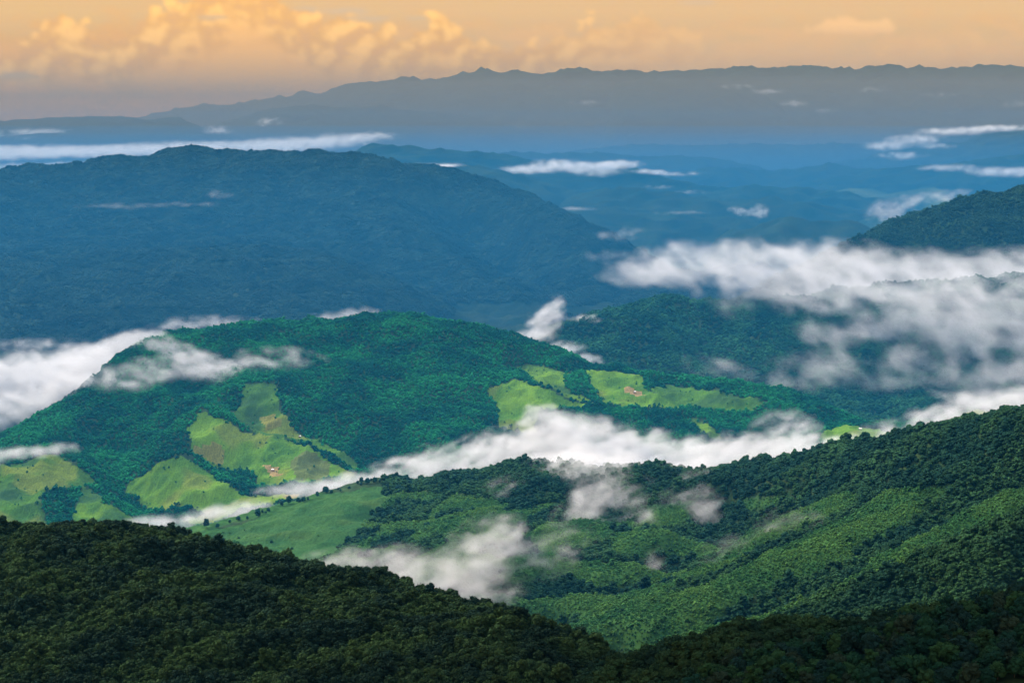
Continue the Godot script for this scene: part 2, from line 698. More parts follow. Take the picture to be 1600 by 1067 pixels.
func sky_color(px: float, py: float) -> Color:
	# The sky's light (linear) in a direction, given in the photograph's pixels, in which the horizon lies at 190; px goes on round the horizon.
	var warm := Color(1.10, 0.62, 0.25)
	var el := (190.0 - py) / F * 57.3
	var n1 := noise.get_noise_2d(px * 0.9, py * 2.2)
	var n2 := wide.get_noise_2d(px * 9.0 + 300.0, py * 30.0)
	# clear air: pinkish grey at the horizon, warm above it, paler and cooler overhead
	var east := smoothstep(150.0, 900.0, px)
	var c := Color(0.90, 0.36, 0.06).lerp(Color(0.62, 0.32, 0.12), east)
	c = c.lerp(Color(0.58, 0.30, 0.10).lerp(Color(0.56, 0.32, 0.135), east), smoothstep(0.4, 1.6, el))
	c = c.lerp(Color(0.40, 0.245, 0.095).lerp(Color(0.43, 0.27, 0.125), east), smoothstep(1.6, 3.4, el + n2))
	c = c.lerp(Color(0.66, 0.47, 0.34), smoothstep(4.0, 12.0, el + 2.0 * n2))
	c = c.lerp(Color(2.1, 2.32, 2.72), smoothstep(19.0, 58.0, el))
	if el > 9.0:
		return c * (1.0 + 0.15 * n2)
	c = c * (1.0 + 0.10 * n2)
	# a bank of heaped clouds along the horizon
	var top := 75.0
	var q := px
	if px > -400.0 and px < 2100.0:
		for i in cloud_top.size() - 1:
			if q >= cloud_top[i][0] and q < cloud_top[i + 1][0]:
				var u := smoothstep(0.0, 1.0, (q - cloud_top[i][0]) / float(cloud_top[i + 1][0] - cloud_top[i][0]))
				top = lerpf(cloud_top[i][1], cloud_top[i + 1][1], u)
	else:
		top = 70.0 + 90.0 * wide.get_noise_2d(px * 3.0, 55.0)
	var puff := absf(noise.get_noise_2d(px * 0.75, py * 0.95)) + 0.3 * absf(noise.get_noise_2d(px * 2.0 + 40.0, py * 2.3))
	var into := py - (top + 16.0 - 60.0 * puff)
	var body := smoothstep(-1.5, 4.5, into)
	# the side towards the low light is brighter: slope of the heaps from upper left to lower right
	var p2 := absf(noise.get_noise_2d((px + 12.0) * 0.75, (py + 11.0) * 0.95)) + 0.3 * absf(noise.get_noise_2d((px + 12.0) * 2.0 + 40.0, (py + 11.0) * 2.3))
	var lit := clampf(0.15 + 2.0 * (puff - p2) + 1.2 * puff + 0.3 * n1, 0.0, 1.0)
	var left := 1.0 - smoothstep(650.0, 1250.0, px)
	var cc := Color(0.46, 0.238, 0.076).lerp(Color(0.69, 0.385, 0.12), lit)
	cc = cc.lerp(Color(0.56, 0.32, 0.135), 1.0 - (0.25 + 0.75 * left))
	cc = cc.lerp(Color(0.62, 0.32, 0.10), smoothstep(45.0, 120.0, into))
	cc = cc.lerp(c, smoothstep(125.0, 160.0, py + 20.0 * n2))
	c = c.lerp(cc, body * (0.35 + 0.62 * left))
	# a smaller heap in the clearer part
	var heap := 1.0 - Vector2((px - 1325.0) / 85.0, (py - 52.0) / (20.0 if py < 52.0 else 9.0)).length() + 1.1 * (puff - 0.25)
	c = c.lerp(Color(0.62, 0.36, 0.155).lerp(Color(0.54, 0.31, 0.14), smoothstep(45.0, 62.0, py)), 0.75 * smoothstep(0.0, 0.35, heap))
	# thin grey streaks before it
	for s in [[540, 20, 70, 7], [575, 33, 45, 6], [485, 19, 30, 4], [330, 35, 50, 3], [35, 124, 45, 6], [1090, 10, 35, 5], [1570, 4, 60, 6], [655, 32, 22, 3]]:
		var d := 1.0 - Vector2((px - s[0]) / s[2], (py - s[1] + 4.0 * n1) / s[3]).length() + 0.5 * n1
		c = c.lerp(Color(0.33, 0.235, 0.14), 0.8 * smoothstep(0.0, 0.6, d))
	return c

func make_sky() -> ImageTexture:
	var wdt := 4096
	var hgt := 2048
	var k := 2.6
	var small := Image.create(512, 256, false, Image.FORMAT_RGB8)
	for j in 256:
		var el := (0.5 - (j + 0.5) / 256.0) * 180.0
		for i in 512:
			var az := (i + 0.5) / 512.0 * 360.0
			if az > 180.0:
				az -= 360.0
			var c := sky_color(800.0 + az / 57.3 * F, 190.0 - maxf(el, 0.0) / 57.3 * F)
			small.set_pixel(i, j, Color(c.r / k, c.g / k, c.b / k).linear_to_srgb())
	small.resize(wdt, hgt, Image.INTERPOLATE_CUBIC)
	# the low sky ahead in full detail
	for j in range(hgt / 2 - 110, hgt / 2):
		var el := (0.5 - (j + 0.5) / hgt) * 180.0
		var py := 190.0 - tan(deg_to_rad(el)) * F
		for s in range(-330, 330):
			var az := (s + 0.5) / wdt * 360.0
			var c := sky_color(800.0 + tan(deg_to_rad(az)) * F, py)
			var fine := Color(c.r / k, c.g / k, c.b / k).linear_to_srgb()
			var share := minf(smoothstep(330.0, 270.0, absf(s)), smoothstep(0.0, 25.0, j - hgt / 2 + 110))
			var col := posmod(s, wdt)
			small.set_pixel(col, j, small.get_pixel(col, j).lerp(fine, share))
	return ImageTexture.create_from_image(small)

# ------------------------------------------------------------------ the scene

func lin(r: float, g: float, b: float) -> Color:
	return Color(r, g, b).linear_to_srgb()

func _ready():
	t0 = Time.get_ticks_msec()
	make_noise(noise, 11, 0.011, 4)
	make_noise(wide, 5, 0.0011, 3)
	make_noise(ridged, 23, 0.0022, 4, FastNoiseLite.FRACTAL_RIDGED)
	make_noise(billow, 37, 0.011, 5)
	billow.fractal_gain = 0.6
	billow.domain_warp_enabled = true
	billow.domain_warp_type = FastNoiseLite.DOMAIN_WARP_SIMPLEX
	billow.domain_warp_amplitude = 45.0
	billow.domain_warp_frequency = 0.008
	billow.domain_warp_fractal_type = FastNoiseLite.DOMAIN_WARP_FRACTAL_NONE

	# camera
	var cam := Camera3D.new()
	cam.name = "camera"
	cam.fov = rad_to_deg(2.0 * atan(533.5 / F))
	cam.position = Vector3(0, EYE, 0)
	cam.rotation_degrees = Vector3(-PITCH, 0, 0)
	cam.near = 1.0
	cam.far = 250000.0
	add_child(cam)
	cam.current = true

	# sky, haze and exposure
	var env := Environment.new()
	env.background_mode = Environment.BG_SKY
	env.sky = Sky.new()
	var pan := PanoramaSkyMaterial.new()
	pan.panorama = make_sky()
	pan.energy_multiplier = 2.6
	env.sky.sky_material = pan
	env.tonemap_mode = Environment.TONE_MAPPER_LINEAR
	env.tonemap_exposure = 1.9
	env.fog_enabled = true
	env.fog_density = 0.0000012
	env.fog_light_color = lin(0.12, 0.55, 0.95)
	env.volumetric_fog_enabled = true
	env.volumetric_fog_density = 0.0
	env.sdfgi_enabled = true
	env.ssao_enabled = true
	env.ssil_enabled = true
	var we := WorldEnvironment.new()
	we.name = "environment"
	we.environment = env
	add_child(we)
	stage("sky")

	# the low sun behind thin cloud, ahead to the left
	var sun := DirectionalLight3D.new()
	sun.name = "sun"
	sun.light_energy = 1.5
	sun.light_angular_distance = 12.0
	sun.light_color = Color(1.0, 0.93, 0.82)
	sun.shadow_enabled = true
	sun.look_at_from_position(Vector3(-0.78, 0.60, -0.62), Vector3.ZERO)
	add_child(sun)

	materials()
	air_layers()
	far_country()
	near_country()
	mists()
	stage("done")

func materials() -> void:
	var nt := NoiseTexture2D.new()
	nt.width = 512
	nt.height = 512
	nt.seamless = true
	nt.noise = FastNoiseLite.new()
	nt.noise.seed = 3
	nt.noise.frequency = 0.02
	nt.noise.fractal_octaves = 5
	var ramp := Gradient.new()
	ramp.set_color(0, Color(0.62, 0.62, 0.62))
	ramp.set_color(1, Color(1, 1, 1))
	nt.color_ramp = ramp
	for name in ["ground", "field"]:
		var m := StandardMaterial3D.new()
		m.vertex_color_use_as_albedo = true
		m.roughness = 1.0
		m.metallic_specular = 0.05
		m.albedo_texture = nt
		m.uv1_triplanar = true
		m.uv1_world_triplanar = true
		m.uv1_scale = Vector3.ONE * (0.006 if name == "ground" else 0.02)
		mats[name] = m
	var leaf := StandardMaterial3D.new()
	leaf.vertex_color_use_as_albedo = true
	leaf.roughness = 0.85
	leaf.metallic_specular = 0.08
	mats.leaf = leaf
	var greens := [[0.016, 0.060, 0.034], [0.012, 0.050, 0.038], [0.024, 0.068, 0.032], [0.025, 0.050, 0.034], [0.013, 0.042, 0.040], [0.027, 0.080, 0.034]]
	for k in greens.size():
		var m: StandardMaterial3D = leaf.duplicate()
		m.albedo_color = lin(greens[k][0], greens[k][1], greens[k][2])
		mats["crown%d" % k] = m
	var bark := StandardMaterial3D.new()
	bark.albedo_color = lin(0.07, 0.055, 0.04)
	bark.roughness = 0.95
	mats.bark = bark
	var thatch := StandardMaterial3D.new()
	thatch.albedo_color = lin(0.55, 0.50, 0.44)
	thatch.roughness = 0.7
	mats.thatch = thatch
	var boards := StandardMaterial3D.new()
	boards.albedo_color = lin(0.22, 0.12, 0.07)
	boards.roughness = 0.9
	mats.boards = boards

func air_layers() -> void:
	# damp air over the low country, thinner higher up, and the paler haze round the far ranges
	var x := 60000.0
	var k := 0
	var level := ["lowest ground of the valley", "lower slopes of the hills", "middle slopes of the hills", "upper slopes of the hills", "crests of the nearer hills", "air above the nearer hills"]
	for q in [[260.0, 0.000006], [400.0, 0.000015], [520.0, 0.000024], [610.0, 0.000012], [760.0, 0.000007], [1000.0, 0.000005]]:
		air(numbered("valley_haze"), x, -420.0 - k, q[0], -22000.0 - k * 900, 300.0 + k * 10, lin(0.018, 0.185, 0.42), q[1], "blue haze over the " + level[k])
		k += 1
	air("distant_haze", x, -430.0, 1560.0, -66090.0, -16000.0, lin(0.166, 0.160, 0.147), 0.000048, "pale grey haze round the far mountain ranges")
	air("basin_haze", x, -440.0, 300.0, -50000.0, -17500.0, lin(0.055, 0.150, 0.250), 0.000020, "blue haze lying in the far basin below the ranges")

func far_country() -> void:
	var dark := mix_tint(Color(0.014, 0.028, 0.022), Color(0.028, 0.046, 0.030), 0.25, 3.0)
	var plain_tint := func(p: Vector3) -> Color:
		var t := smoothstep(0.05, 0.3, wide.get_noise_2d(p.x * 2.0, p.z * 2.0))
		var c := Color(0.02, 0.04, 0.026).lerp(Color(0.09, 0.12, 0.06), t * 0.7)
		return c * (1.0 + 0.4 * noise.get_noise_2d(p.x * 0.3, p.z * 0.3))

	# the floor of the valley: one sheet out to the horizon, with low rolling hills
	var cell := 240.0
	var nx := 500
	var nz := 280
	var h := PackedFloat32Array()
	h.resize(nx * nz)
	for j in nz:
		for i in nx:
			var x := -60000.0 + i * cell
			var z := -66000.0 + j * cell
			var d := -z
			var y := lerpf(-330.0, -120.0, smoothstep(6500.0, 10500.0, d)) + 120.0 * smoothstep(10000.0, 16000.0, d)
			var rise := smoothstep(9000.0, 12000.0, d)
			y += rise * (150.0 * (ridged.get_noise_2d(x * 0.45, z * 0.45) - 0.25) + 60.0 * wide.get_noise_2d(x, z))
			h[j * nx + i] = y
	var plain := {"x0": -60000.0, "z0": -66000.0, "nx": nx, "nz": nz, "cell": cell, "h": h}
	ground("valley_floor", plain, "hazy valley floor of low hills and pale clearings below the far ranges", "valley", plain_tint)
	stage("plain")

	# far ranges
	var range_a := [[[180, 190, 47000], [275, 172, 47000], [350, 160, 47000], [420, 157, 47000], [455, 147, 47000], [490, 144, 47000], [530, 137, 47000], [565, 130, 47000], [600, 129, 47000], [635, 122, 47000], [680, 129, 47000], [720, 117, 47000], [750, 110, 47000], [800, 110, 47000], [835, 118, 47000], [870, 112, 47000], [912, 107, 47000], [945, 113, 47000], [975, 110, 47000], [1035, 114, 47000], [1090, 111, 47000], [1170, 105, 47000], [1215, 107, 47000], [1265, 104, 47000], [1310, 109, 47000], [1380, 104, 47000], [1450, 107, 47000], [1500, 109, 47000], [1540, 103, 47000], [1600, 108, 47000], [1700, 104, 47000], [1800, 112, 47000], [1900, 110, 47000]]]
	wall("mountain_range", range_a, "tall pale mountain range along the horizon under the glowing clouds", dark, 47000, [[1500, 230], [5000, 900], [9000, 1900]], [[2500, 500], [7000, 1300]], 150.0, 190.0, 0.30)
	var range_b := [[[-200, 192, 33000], [-60, 186, 33000], [0, 190, 33000], [60, 188, 33000], [95, 185, 33000], [130, 183, 33000], [200, 184, 33000], [240, 186, 33000], [268, 181, 33000], [300, 191, 33000], [330, 205, 33000], [360, 216, 33000]]]
	wall("mountain_range", range_b, "flat topped blue range rising behind the long white cloud bank", dark, 33000, [[1800, 160], [5000, 520]], [[2200, 250], [6000, 600]], 120.0, 90.0, 0.4)
	var range_c := [[[330, 196, 39000], [430, 170, 39000], [480, 166, 39000], [540, 170, 39000], [600, 166, 39000], [640, 176, 39000], [700, 178, 39000], [760, 190, 39000], [830, 204, 39000], [900, 214, 39000]]]
	wall("mountain_range", range_c, "long foothill ridge in front of the tallest range", dark, 39000, [[1800, 200], [5000, 560]], [[2200, 300], [6000, 800]], 130.0, 120.0, 0.4)
	var range_d := [[[960, 130, 43500], [1020, 122, 43500], [1100, 127, 43500], [1160, 134, 43500], [1210, 146, 43500], [1245, 162, 43500], [1300, 178, 43500], [1380, 190, 43500]]]
	wall("mountain_range", range_d, "spur with a string of white cloud below the tallest range", dark, 43500, [[2000, 350], [5000, 900]], [[2000, 300], [5000, 900]], 150.0, 120.0, 0.35)
	# ridges of the middle distance
	var hills := [
		["low blue ridge ending beside the long white cloud bank", [[500, 262, 16500], [545, 244, 16500], [575, 227, 16500], [610, 226, 16500], [660, 232, 16500], [700, 234, 16500], [760, 240, 16500], [820, 247, 16500], [900, 258, 16500], [980, 276, 16500]]],
		["blue shoulder just behind the great dark mountain", [[560, 268, 13600], [640, 264, 13600], [700, 260, 13600], [760, 264, 13600], [800, 273, 13600], [860, 290, 13600], [930, 306, 13600], [1010, 322, 13600]]],
		["blue ridge capped by a smooth white cloud", [[760, 274, 15000], [800, 268, 15000], [850, 264, 15000], [890, 270, 15000], [930, 274, 15000], [955, 262, 15000], [985, 264, 15000], [1030, 274, 15000], [1080, 288, 15000], [1140, 300, 15000]]],
		["long low dark ridge across the valley floor", [[840, 338, 11800], [890, 329, 11800], [960, 328, 11800], [1040, 333, 11800], [1100, 340, 11800], [1160, 346, 11800], [1250, 362, 11800], [1330, 384, 11800]]],
		["hazy blue hills under strips of cloud", [[1280, 262, 22000], [1360, 244, 22000], [1420, 233, 22000], [1480, 226, 22000], [1530, 214, 22000], [1565, 204, 22000], [1600, 197, 22000], [1700, 190, 22000], [1800, 200, 22000]]],
		["blue hill between two strips of cloud above the dark hill", [[1240, 290, 17500], [1300, 280, 17500], [1360, 268, 17500], [1410, 262, 17500], [1470, 258, 17500], [1540, 250, 17500], [1600, 243, 17500], [1700, 246, 17500]]],
		["small blue hump showing over the great dark mountain's shoulder", [[120, 272, 14000], [200, 256, 14000], [250, 247, 14000], [310, 244, 14000], [370, 250, 14000], [440, 262, 14000]]],
		["low blue swell in the middle of the valley floor", [[1000, 306, 14500], [1080, 296, 14500], [1160, 292, 14500], [1250, 296, 14500], [1330, 304, 14500], [1400, 318, 14500]]],
		["low blue ridge behind the long dark ridge of the valley floor", [[880, 312, 12900], [940, 298, 12900], [990, 296, 12900], [1060, 304, 12900], [1120, 314, 12900], [1180, 310, 12900], [1240, 314, 12900], [1310, 326, 12900], [1390, 350, 12900]]],
		["rounded blue ridge in the middle of the basin", [[1030, 280, 18500], [1080, 266, 18500], [1140, 262, 18500], [1190, 268, 18500], [1250, 264, 18500], [1300, 257, 18500], [1360, 264, 18500], [1430, 284, 18500]]],
		["faint long ridge beyond the cloud capped ridge", [[680, 252, 20500], [740, 243, 20500], [800, 237, 20500], [860, 241, 20500], [930, 238, 20500], [1000, 246, 20500], [1080, 243, 20500], [1160, 256, 20500]]],
		["short dark ridge beside the broad cloud bank", [[1120, 362, 10300], [1180, 346, 10300], [1230, 340, 10300], [1290, 343, 10300], [1350, 352, 10300], [1420, 378, 10300]]],
		["pale long ridge at the foot of the tallest range", [[1150, 240, 26000], [1230, 231, 26000], [1300, 224, 26000], [1360, 226, 26000], [1430, 217, 26000], [1500, 214, 26000], [1580, 205, 26000], [1700, 205, 26000]]],
		["faint far swell of the valley floor under the tallest range", [[900, 236, 27000], [1000, 226, 27000], [1100, 228, 27000], [1200, 224, 27000], [1300, 232, 27000], [1380, 240, 27000]]]]
	for q in hills:
		wall("ridge", [q[1]], q[0], dark, q[1][0][2], [[600, 100], [1500, 270], [2300, 480]], [[800, 130], [2200, 400]], 45.0, 55.0, 0.8)
	stage("ranges")

	# the great dark mountain of the middle distance
	var g := land([
		[[-250, 300, 10800], [-100, 285, 10900], [0, 275, 11000], [60, 265, 11100], [105, 261, 11150], [150, 258, 11200], [200, 250, 11300], [250, 247, 11400], [282, 239, 11450], [312, 237, 11500], [350, 243, 11500], [410, 246, 11450], [480, 245, 11400], [540, 247, 11300], [600, 255, 11200], [640, 262, 11100], [680, 268, 11000], [720, 276, 10900], [760, 288, 10800], [800, 301, 10600], [850, 325, 10300], [900, 346, 10000], [950, 371, 9700], [985, 396, 9500], [1010, 425, 9200]],
		[[-250, 440, 7700], [0, 428, 7900], [120, 425, 8000], [270, 408, 8200], [350, 402, 8350], [440, 400, 8450], [500, 412, 8300], [560, 432, 8100], [650, 470, 7800], [740, 505, 7500]],
		[[-200, 395, 8900], [0, 385, 9200], [150, 380, 9300], [300, 372, 9450], [430, 372, 9500], [540, 385, 9300], [640, 425, 8800], [760, 475, 8200]],
		[[350, 300, 10500], [360, 340, 10000], [330, 362, 9700]],
		[[600, 300, 10500], [660, 350, 9900], [720, 400, 9200], [800, 450, 8500]],
		[[760, 330, 10300], [830, 380, 9600], [900, 430, 8900], [960, 475, 8200]],
		[[700, 340, 10250], [760, 390, 9600], [850, 440, 8900]],
		[[100, 320, 10300], [80, 360, 9700]], [[220, 320, 10250], [210, 360, 9650]], [[480, 310, 10400], [520, 350, 9850]],
		[[-250, 560, 6300], [0, 545, 6500], [200, 535, 6600], [400, 515, 6800], [600, 520, 6900], [800, 540, 6900], [980, 500, 7400]],
		], {"crests": 1, "back": [[700, 120], [2200, 480]], "cell": 24.0, "every": 6, "gap": 330.0, "soft": 120.0, "sharp": 1.6, "deep": 100.0, "proud": 14.0, "gully": 45.0, "gfreq": 0.8, "rough": 14.0, "bounds": Rect2(-5200, -13800, 6700, 8200), "low": -150.0, "rim": 12.0, "extra": [Vector3(-4600, -150, -6100), Vector3(1300, -120, -6500), Vector3(1300, -80, -9500), Vector3(1300, -60, -12500)]})
	ground("mountain", g, "great blue green forested mountain with a long level crest", "mountain", dark)
	stage("great mountain")
	forest(g, [clump(101, 9, 4), clump(102, 9, 4), clump(103, 8, 4)], "dense forest over the great blue green mountain", {"gap": 27.0, "size": [15.0, 19.0], "lay": 1, "seed": 61, "tint": plant_tint(Color(0.010, 0.022, 0.020), Color(0.018, 0.036, 0.028), 0.35, 9.0), "low": -140.0, "keep": func(p, s): return 1.0 if s.y < 570.0 and p.z > -11700.0 else 0.0})

func wall(called: String, lines: Array, label: String, tint: Callable, d: float, front: Array, back: Array, cell: float, gully: float, gf: float) -> void:
	# a ridge far off, from its crest line
	var lo := 1e9
	var hi := -1e9
	for q in lines[0]:
		lo = minf(lo, at(q[0], q[1], q[2]).x)
		hi = maxf(hi, at(q[0], q[1], q[2]).x)
	var fr: float = front[-1][0]
	var bk: float = back[-1][0]
	var g := land(lines, {"crests": 1, "front": front, "back": back, "cell": cell, "every": 3, "gap": d * 0.012, "soft": d * 0.004, "gully": gully, "gfreq": gf, "rough": gully * 0.25, "low": -240.0, "base": -330.0, "rim": 10.0,
		"bounds": Rect2(lo - d * 0.03, -d - bk - d * 0.02, hi - lo + d * 0.06, fr + bk + d * 0.04)})
	ground(called, g, label, "mountain range" if called == "mountain_range" else "ridge", tint)

func near_country() -> void:
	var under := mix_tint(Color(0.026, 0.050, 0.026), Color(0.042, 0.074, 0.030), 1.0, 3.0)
	var c0 := crown(1, 5, 0, 14, 1.0)
	var low_crowns := [crown(31, 5, 0, 16, 1.0), crown(32, 6, 0, 16, 0.9), crown(33, 5, 0, 16, 1.15), crown(34, 7, 0, 16, 0.85)]
	var mid_crowns := [crown(41, 8, 1, 60, 1.0), crown(42, 9, 1, 60, 0.9), crown(43, 8, 1, 60, 1.2), crown(44, 10, 1, 60, 0.85)]
	var high_crowns := [crown(51, 16, 1, 260, 1.0), crown(52, 18, 1, 260, 0.9), crown(53, 15, 1, 260, 1.15), crown(54, 20, 1, 260, 0.85), crown(55, 14, 1, 260, 1.3)]

	# the dark hill that the cloud bank leans on
	var f := land([
		[[1150, 470, 6500], [1230, 428, 6550], [1320, 386, 6600], [1380, 356, 6700], [1430, 340, 6750], [1490, 319, 6800], [1550, 305, 6850], [1600, 300, 6900], [1700, 292, 6950], [1800, 300, 6950]],
		[[1100, 530, 6000], [1300, 455, 6150], [1450, 430, 6200], [1600, 420, 6200], [1800, 410, 6200]],
		[[1100, 600, 5500], [1300, 560, 5600], [1500, 540, 5600], [1800, 530, 5600]]],
		{"crests": 1, "back": [[400, 150], [1100, 420]], "cell": 16.0, "gap": 160.0, "soft": 60.0, "gully": 34.0, "gfreq": 1.3, "rough": 8.0, "bounds": Rect2(450, -8200, 2200, 2900)})
	ground("hill", f, "dark forested hill rising above the broad cloud bank", "hill", under)
	forest(f, low_crowns, "dark forest over the hill above the broad cloud bank", {"gap": 11.0, "size": [6.0, 8.5], "seed": 62, "tint": plant_tint(Color(0.008, 0.024, 0.018), Color(0.016, 0.040, 0.022), 0.5, 2.0), "keep": func(p, s): return 1.0 if s.y < 480.0 and p.z > -7100.0 else 0.0})

	# the hill under the cloud bank
	var e := land([
		[[790, 560, 5450], [830, 535, 5500], [880, 509, 5550], [940, 491, 5600], [1000, 472, 5650], [1060, 466, 5650], [1120, 476, 5650], [1160, 485, 5650], [1210, 470, 5700], [1300, 455, 5750], [1450, 445, 5800], [1600, 432, 5850], [1800, 425, 5850]],
		[[1020, 500, 5450], [1040, 540, 5300], [1070, 580, 5150]],
		[[1200, 500, 5500], [1180, 550, 5300], [1200, 600, 5100]], [[1120, 510, 5500], [1110, 560, 5330]],
		[[1330, 490, 5550], [1330, 560, 5250], [1330, 610, 5050]], [[1480, 490, 5550], [1500, 560, 5250], [1520, 610, 5000]],
		[[800, 590, 5150], [900, 566, 5200], [980, 595, 5050], [1080, 612, 5000], [1180, 630, 4900], [1300, 640, 4850], [1450, 640, 4800], [1600, 640, 4700], [1800, 640, 4700]]],
		{"crests": 1, "back": [[350, 120], [900, 330]], "cell": 12.0, "gap": 110.0, "soft": 45.0, "gully": 26.0, "gfreq": 1.6, "rough": 7.0, "bounds": Rect2(-200, -6800, 2300, 2300)})
	ground("hill", e, "forested hill half hidden under the broad cloud bank", "hill", under)
	forest(e, low_crowns, "forest over the hill under the broad cloud bank", {"gap": 9.5, "size": [5.0, 7.0], "seed": 63, "tint": plant_tint(Color(0.006, 0.036, 0.024), Color(0.018, 0.070, 0.030), 0.6, 5.0), "keep": func(p, s): return 1.0 if s.y < 690.0 and s.x > 770.0 and p.z > -5950.0 else 0.0})
	stage("hills behind")

	# the broad hill with clearings
	var d := land([
		[[-150, 760, 4050], [0, 692, 4180], [60, 657, 4280], [110, 636, 4330], [150, 602, 4430], [185, 562, 4560], [220, 534, 4680], [290, 525, 4700], [340, 519, 4720], [400, 511, 4750], [470, 511, 4750], [530, 501, 4780], [600, 497, 4780], [660, 500, 4770], [720, 510, 4750], [780, 525, 4720], [830, 540, 4690], [880, 560, 4650], [940, 577, 4610], [1000, 585, 4580], [1060, 597, 4540], [1140, 601, 4500], [1200, 612, 4470], [1250, 620, 4430], [1290, 640, 4380], [1340, 660, 4330], [1420, 664, 4200]],
		# the knoll of the upper clearing and its long shoulder
		[[318, 646, 4180], [345, 656, 4170], [375, 674, 4150], [420, 685, 4130], [461, 694, 4110], [499, 709, 4080], [550, 738, 4000], [580, 752, 3940]],
		[[318, 646, 4180], [300, 690, 4100], [322, 722, 4040], [345, 733, 4010]],
		[[400, 600, 4380], [432, 640, 4270], [466, 676, 4190], [510, 698, 4130], [560, 728, 4040]],
		[[360, 640, 4270], [390, 665, 4220], [420, 672, 4190]],
		[[400, 757, 3930], [460, 752, 3930], [520, 752, 3940]],
		# the mound
		[[270, 716, 3960], [294, 718, 3960], [322, 737, 3930], [352, 756, 3890], [390, 776, 3840], [360, 790, 3800], [300, 815, 3730]],
		[[270, 716, 3960], [232, 734, 3940], [205, 756, 3910], [195, 772, 3880]],
		[[262, 795, 3810], [215, 790, 3830]],
		[[230, 715, 4070], [300, 712, 4075], [350, 742, 3990], [385, 757, 3920]],
		# the western mound
		[[-120, 740, 3900], [0, 725, 3920], [45, 716, 3940], [88, 711, 3940], [115, 728, 3910], [152, 756, 3860], [212, 815, 3720]],
		[[-120, 840, 3560], [0, 828, 3600], [70, 826, 3620], [110, 826, 3640], [200, 835, 3640]],
		[[100, 770, 3790], [95, 800, 3700]], [[60, 690, 4120], [150, 720, 4020], [190, 750, 3930]],
		# spurs and gullies of the main slope
		[[400, 540, 4600], [440, 590, 4440], [500, 640, 4290], [570, 690, 4140], [620, 735, 4010]],
		[[600, 540, 4640], [620, 590, 4470], [660, 640, 4310], [700, 660, 4240], [760, 680, 4170], [800, 694, 4110]],
		[[520, 545, 4610], [545, 600, 4420], [600, 660, 4220], [680, 700, 4090]],
		[[700, 550, 4610], [720, 600, 4430], [745, 640, 4310], [775, 672, 4210]],
		[[200, 580, 4500], [220, 640, 4330], [200, 690, 4180]], [[280, 570, 4540], [280, 630, 4340], [260, 690, 4130]],
		# the eastern clearings
		[[806, 571, 4600], [834, 568, 4610], [880, 578, 4580]],
		[[765, 606, 4430], [818, 596, 4460], [860, 610, 4420], [930, 630, 4370], [1000, 636, 4360], [1080, 638, 4350], [1180, 640, 4340]],
		[[800, 650, 4300], [840, 676, 4200], [900, 690, 4150]], [[950, 660, 4260], [980, 700, 4130]],
		[[1062, 648, 4320], [1110, 668, 4250], [1131, 687, 4180], [1150, 710, 4080]], [[1190, 660, 4270], [1220, 700, 4100]],
		# the valley behind the wooded ridge
		[[200, 842, 3600], [300, 822, 3660], [400, 790, 3720], [480, 775, 3760], [570, 765, 3800], [680, 745, 3880], [830, 725, 3940], [1000, 730, 3920], [1150, 722, 3880], [1260, 712, 3860]],
		[[1282, 684, 4000], [1310, 672, 4050], [1375, 668, 4080], [1430, 671, 3950], [1510, 648, 3850], [1545, 637, 3850], [1640, 625, 3850]],
		[[1300, 703, 3860], [1380, 695, 3750], [1480, 675, 3600], [1600, 660, 3500]]],
		{"crests": 1, "back": [[300, 90], [750, 260]], "cell": 6.0, "every": 6, "gap": 90.0, "soft": 22.0, "sharp": 1.0, "proud": 6.0, "ease": 0.0, "gully": 17.0, "gfreq": 2.4, "rough": 3.5, "bounds": Rect2(-1560, -5650, 2900, 2250)})
	stage("broad hill")
	var g1 := Color(0.066, 0.150, 0.020)
	var g2 := Color(0.118, 0.218, 0.022)
	var g3 := Color(0.145, 0.182, 0.032)
	var g4 := Color(0.040, 0.090, 0.028)
	var soil := Color(0.27, 0.19, 0.08)
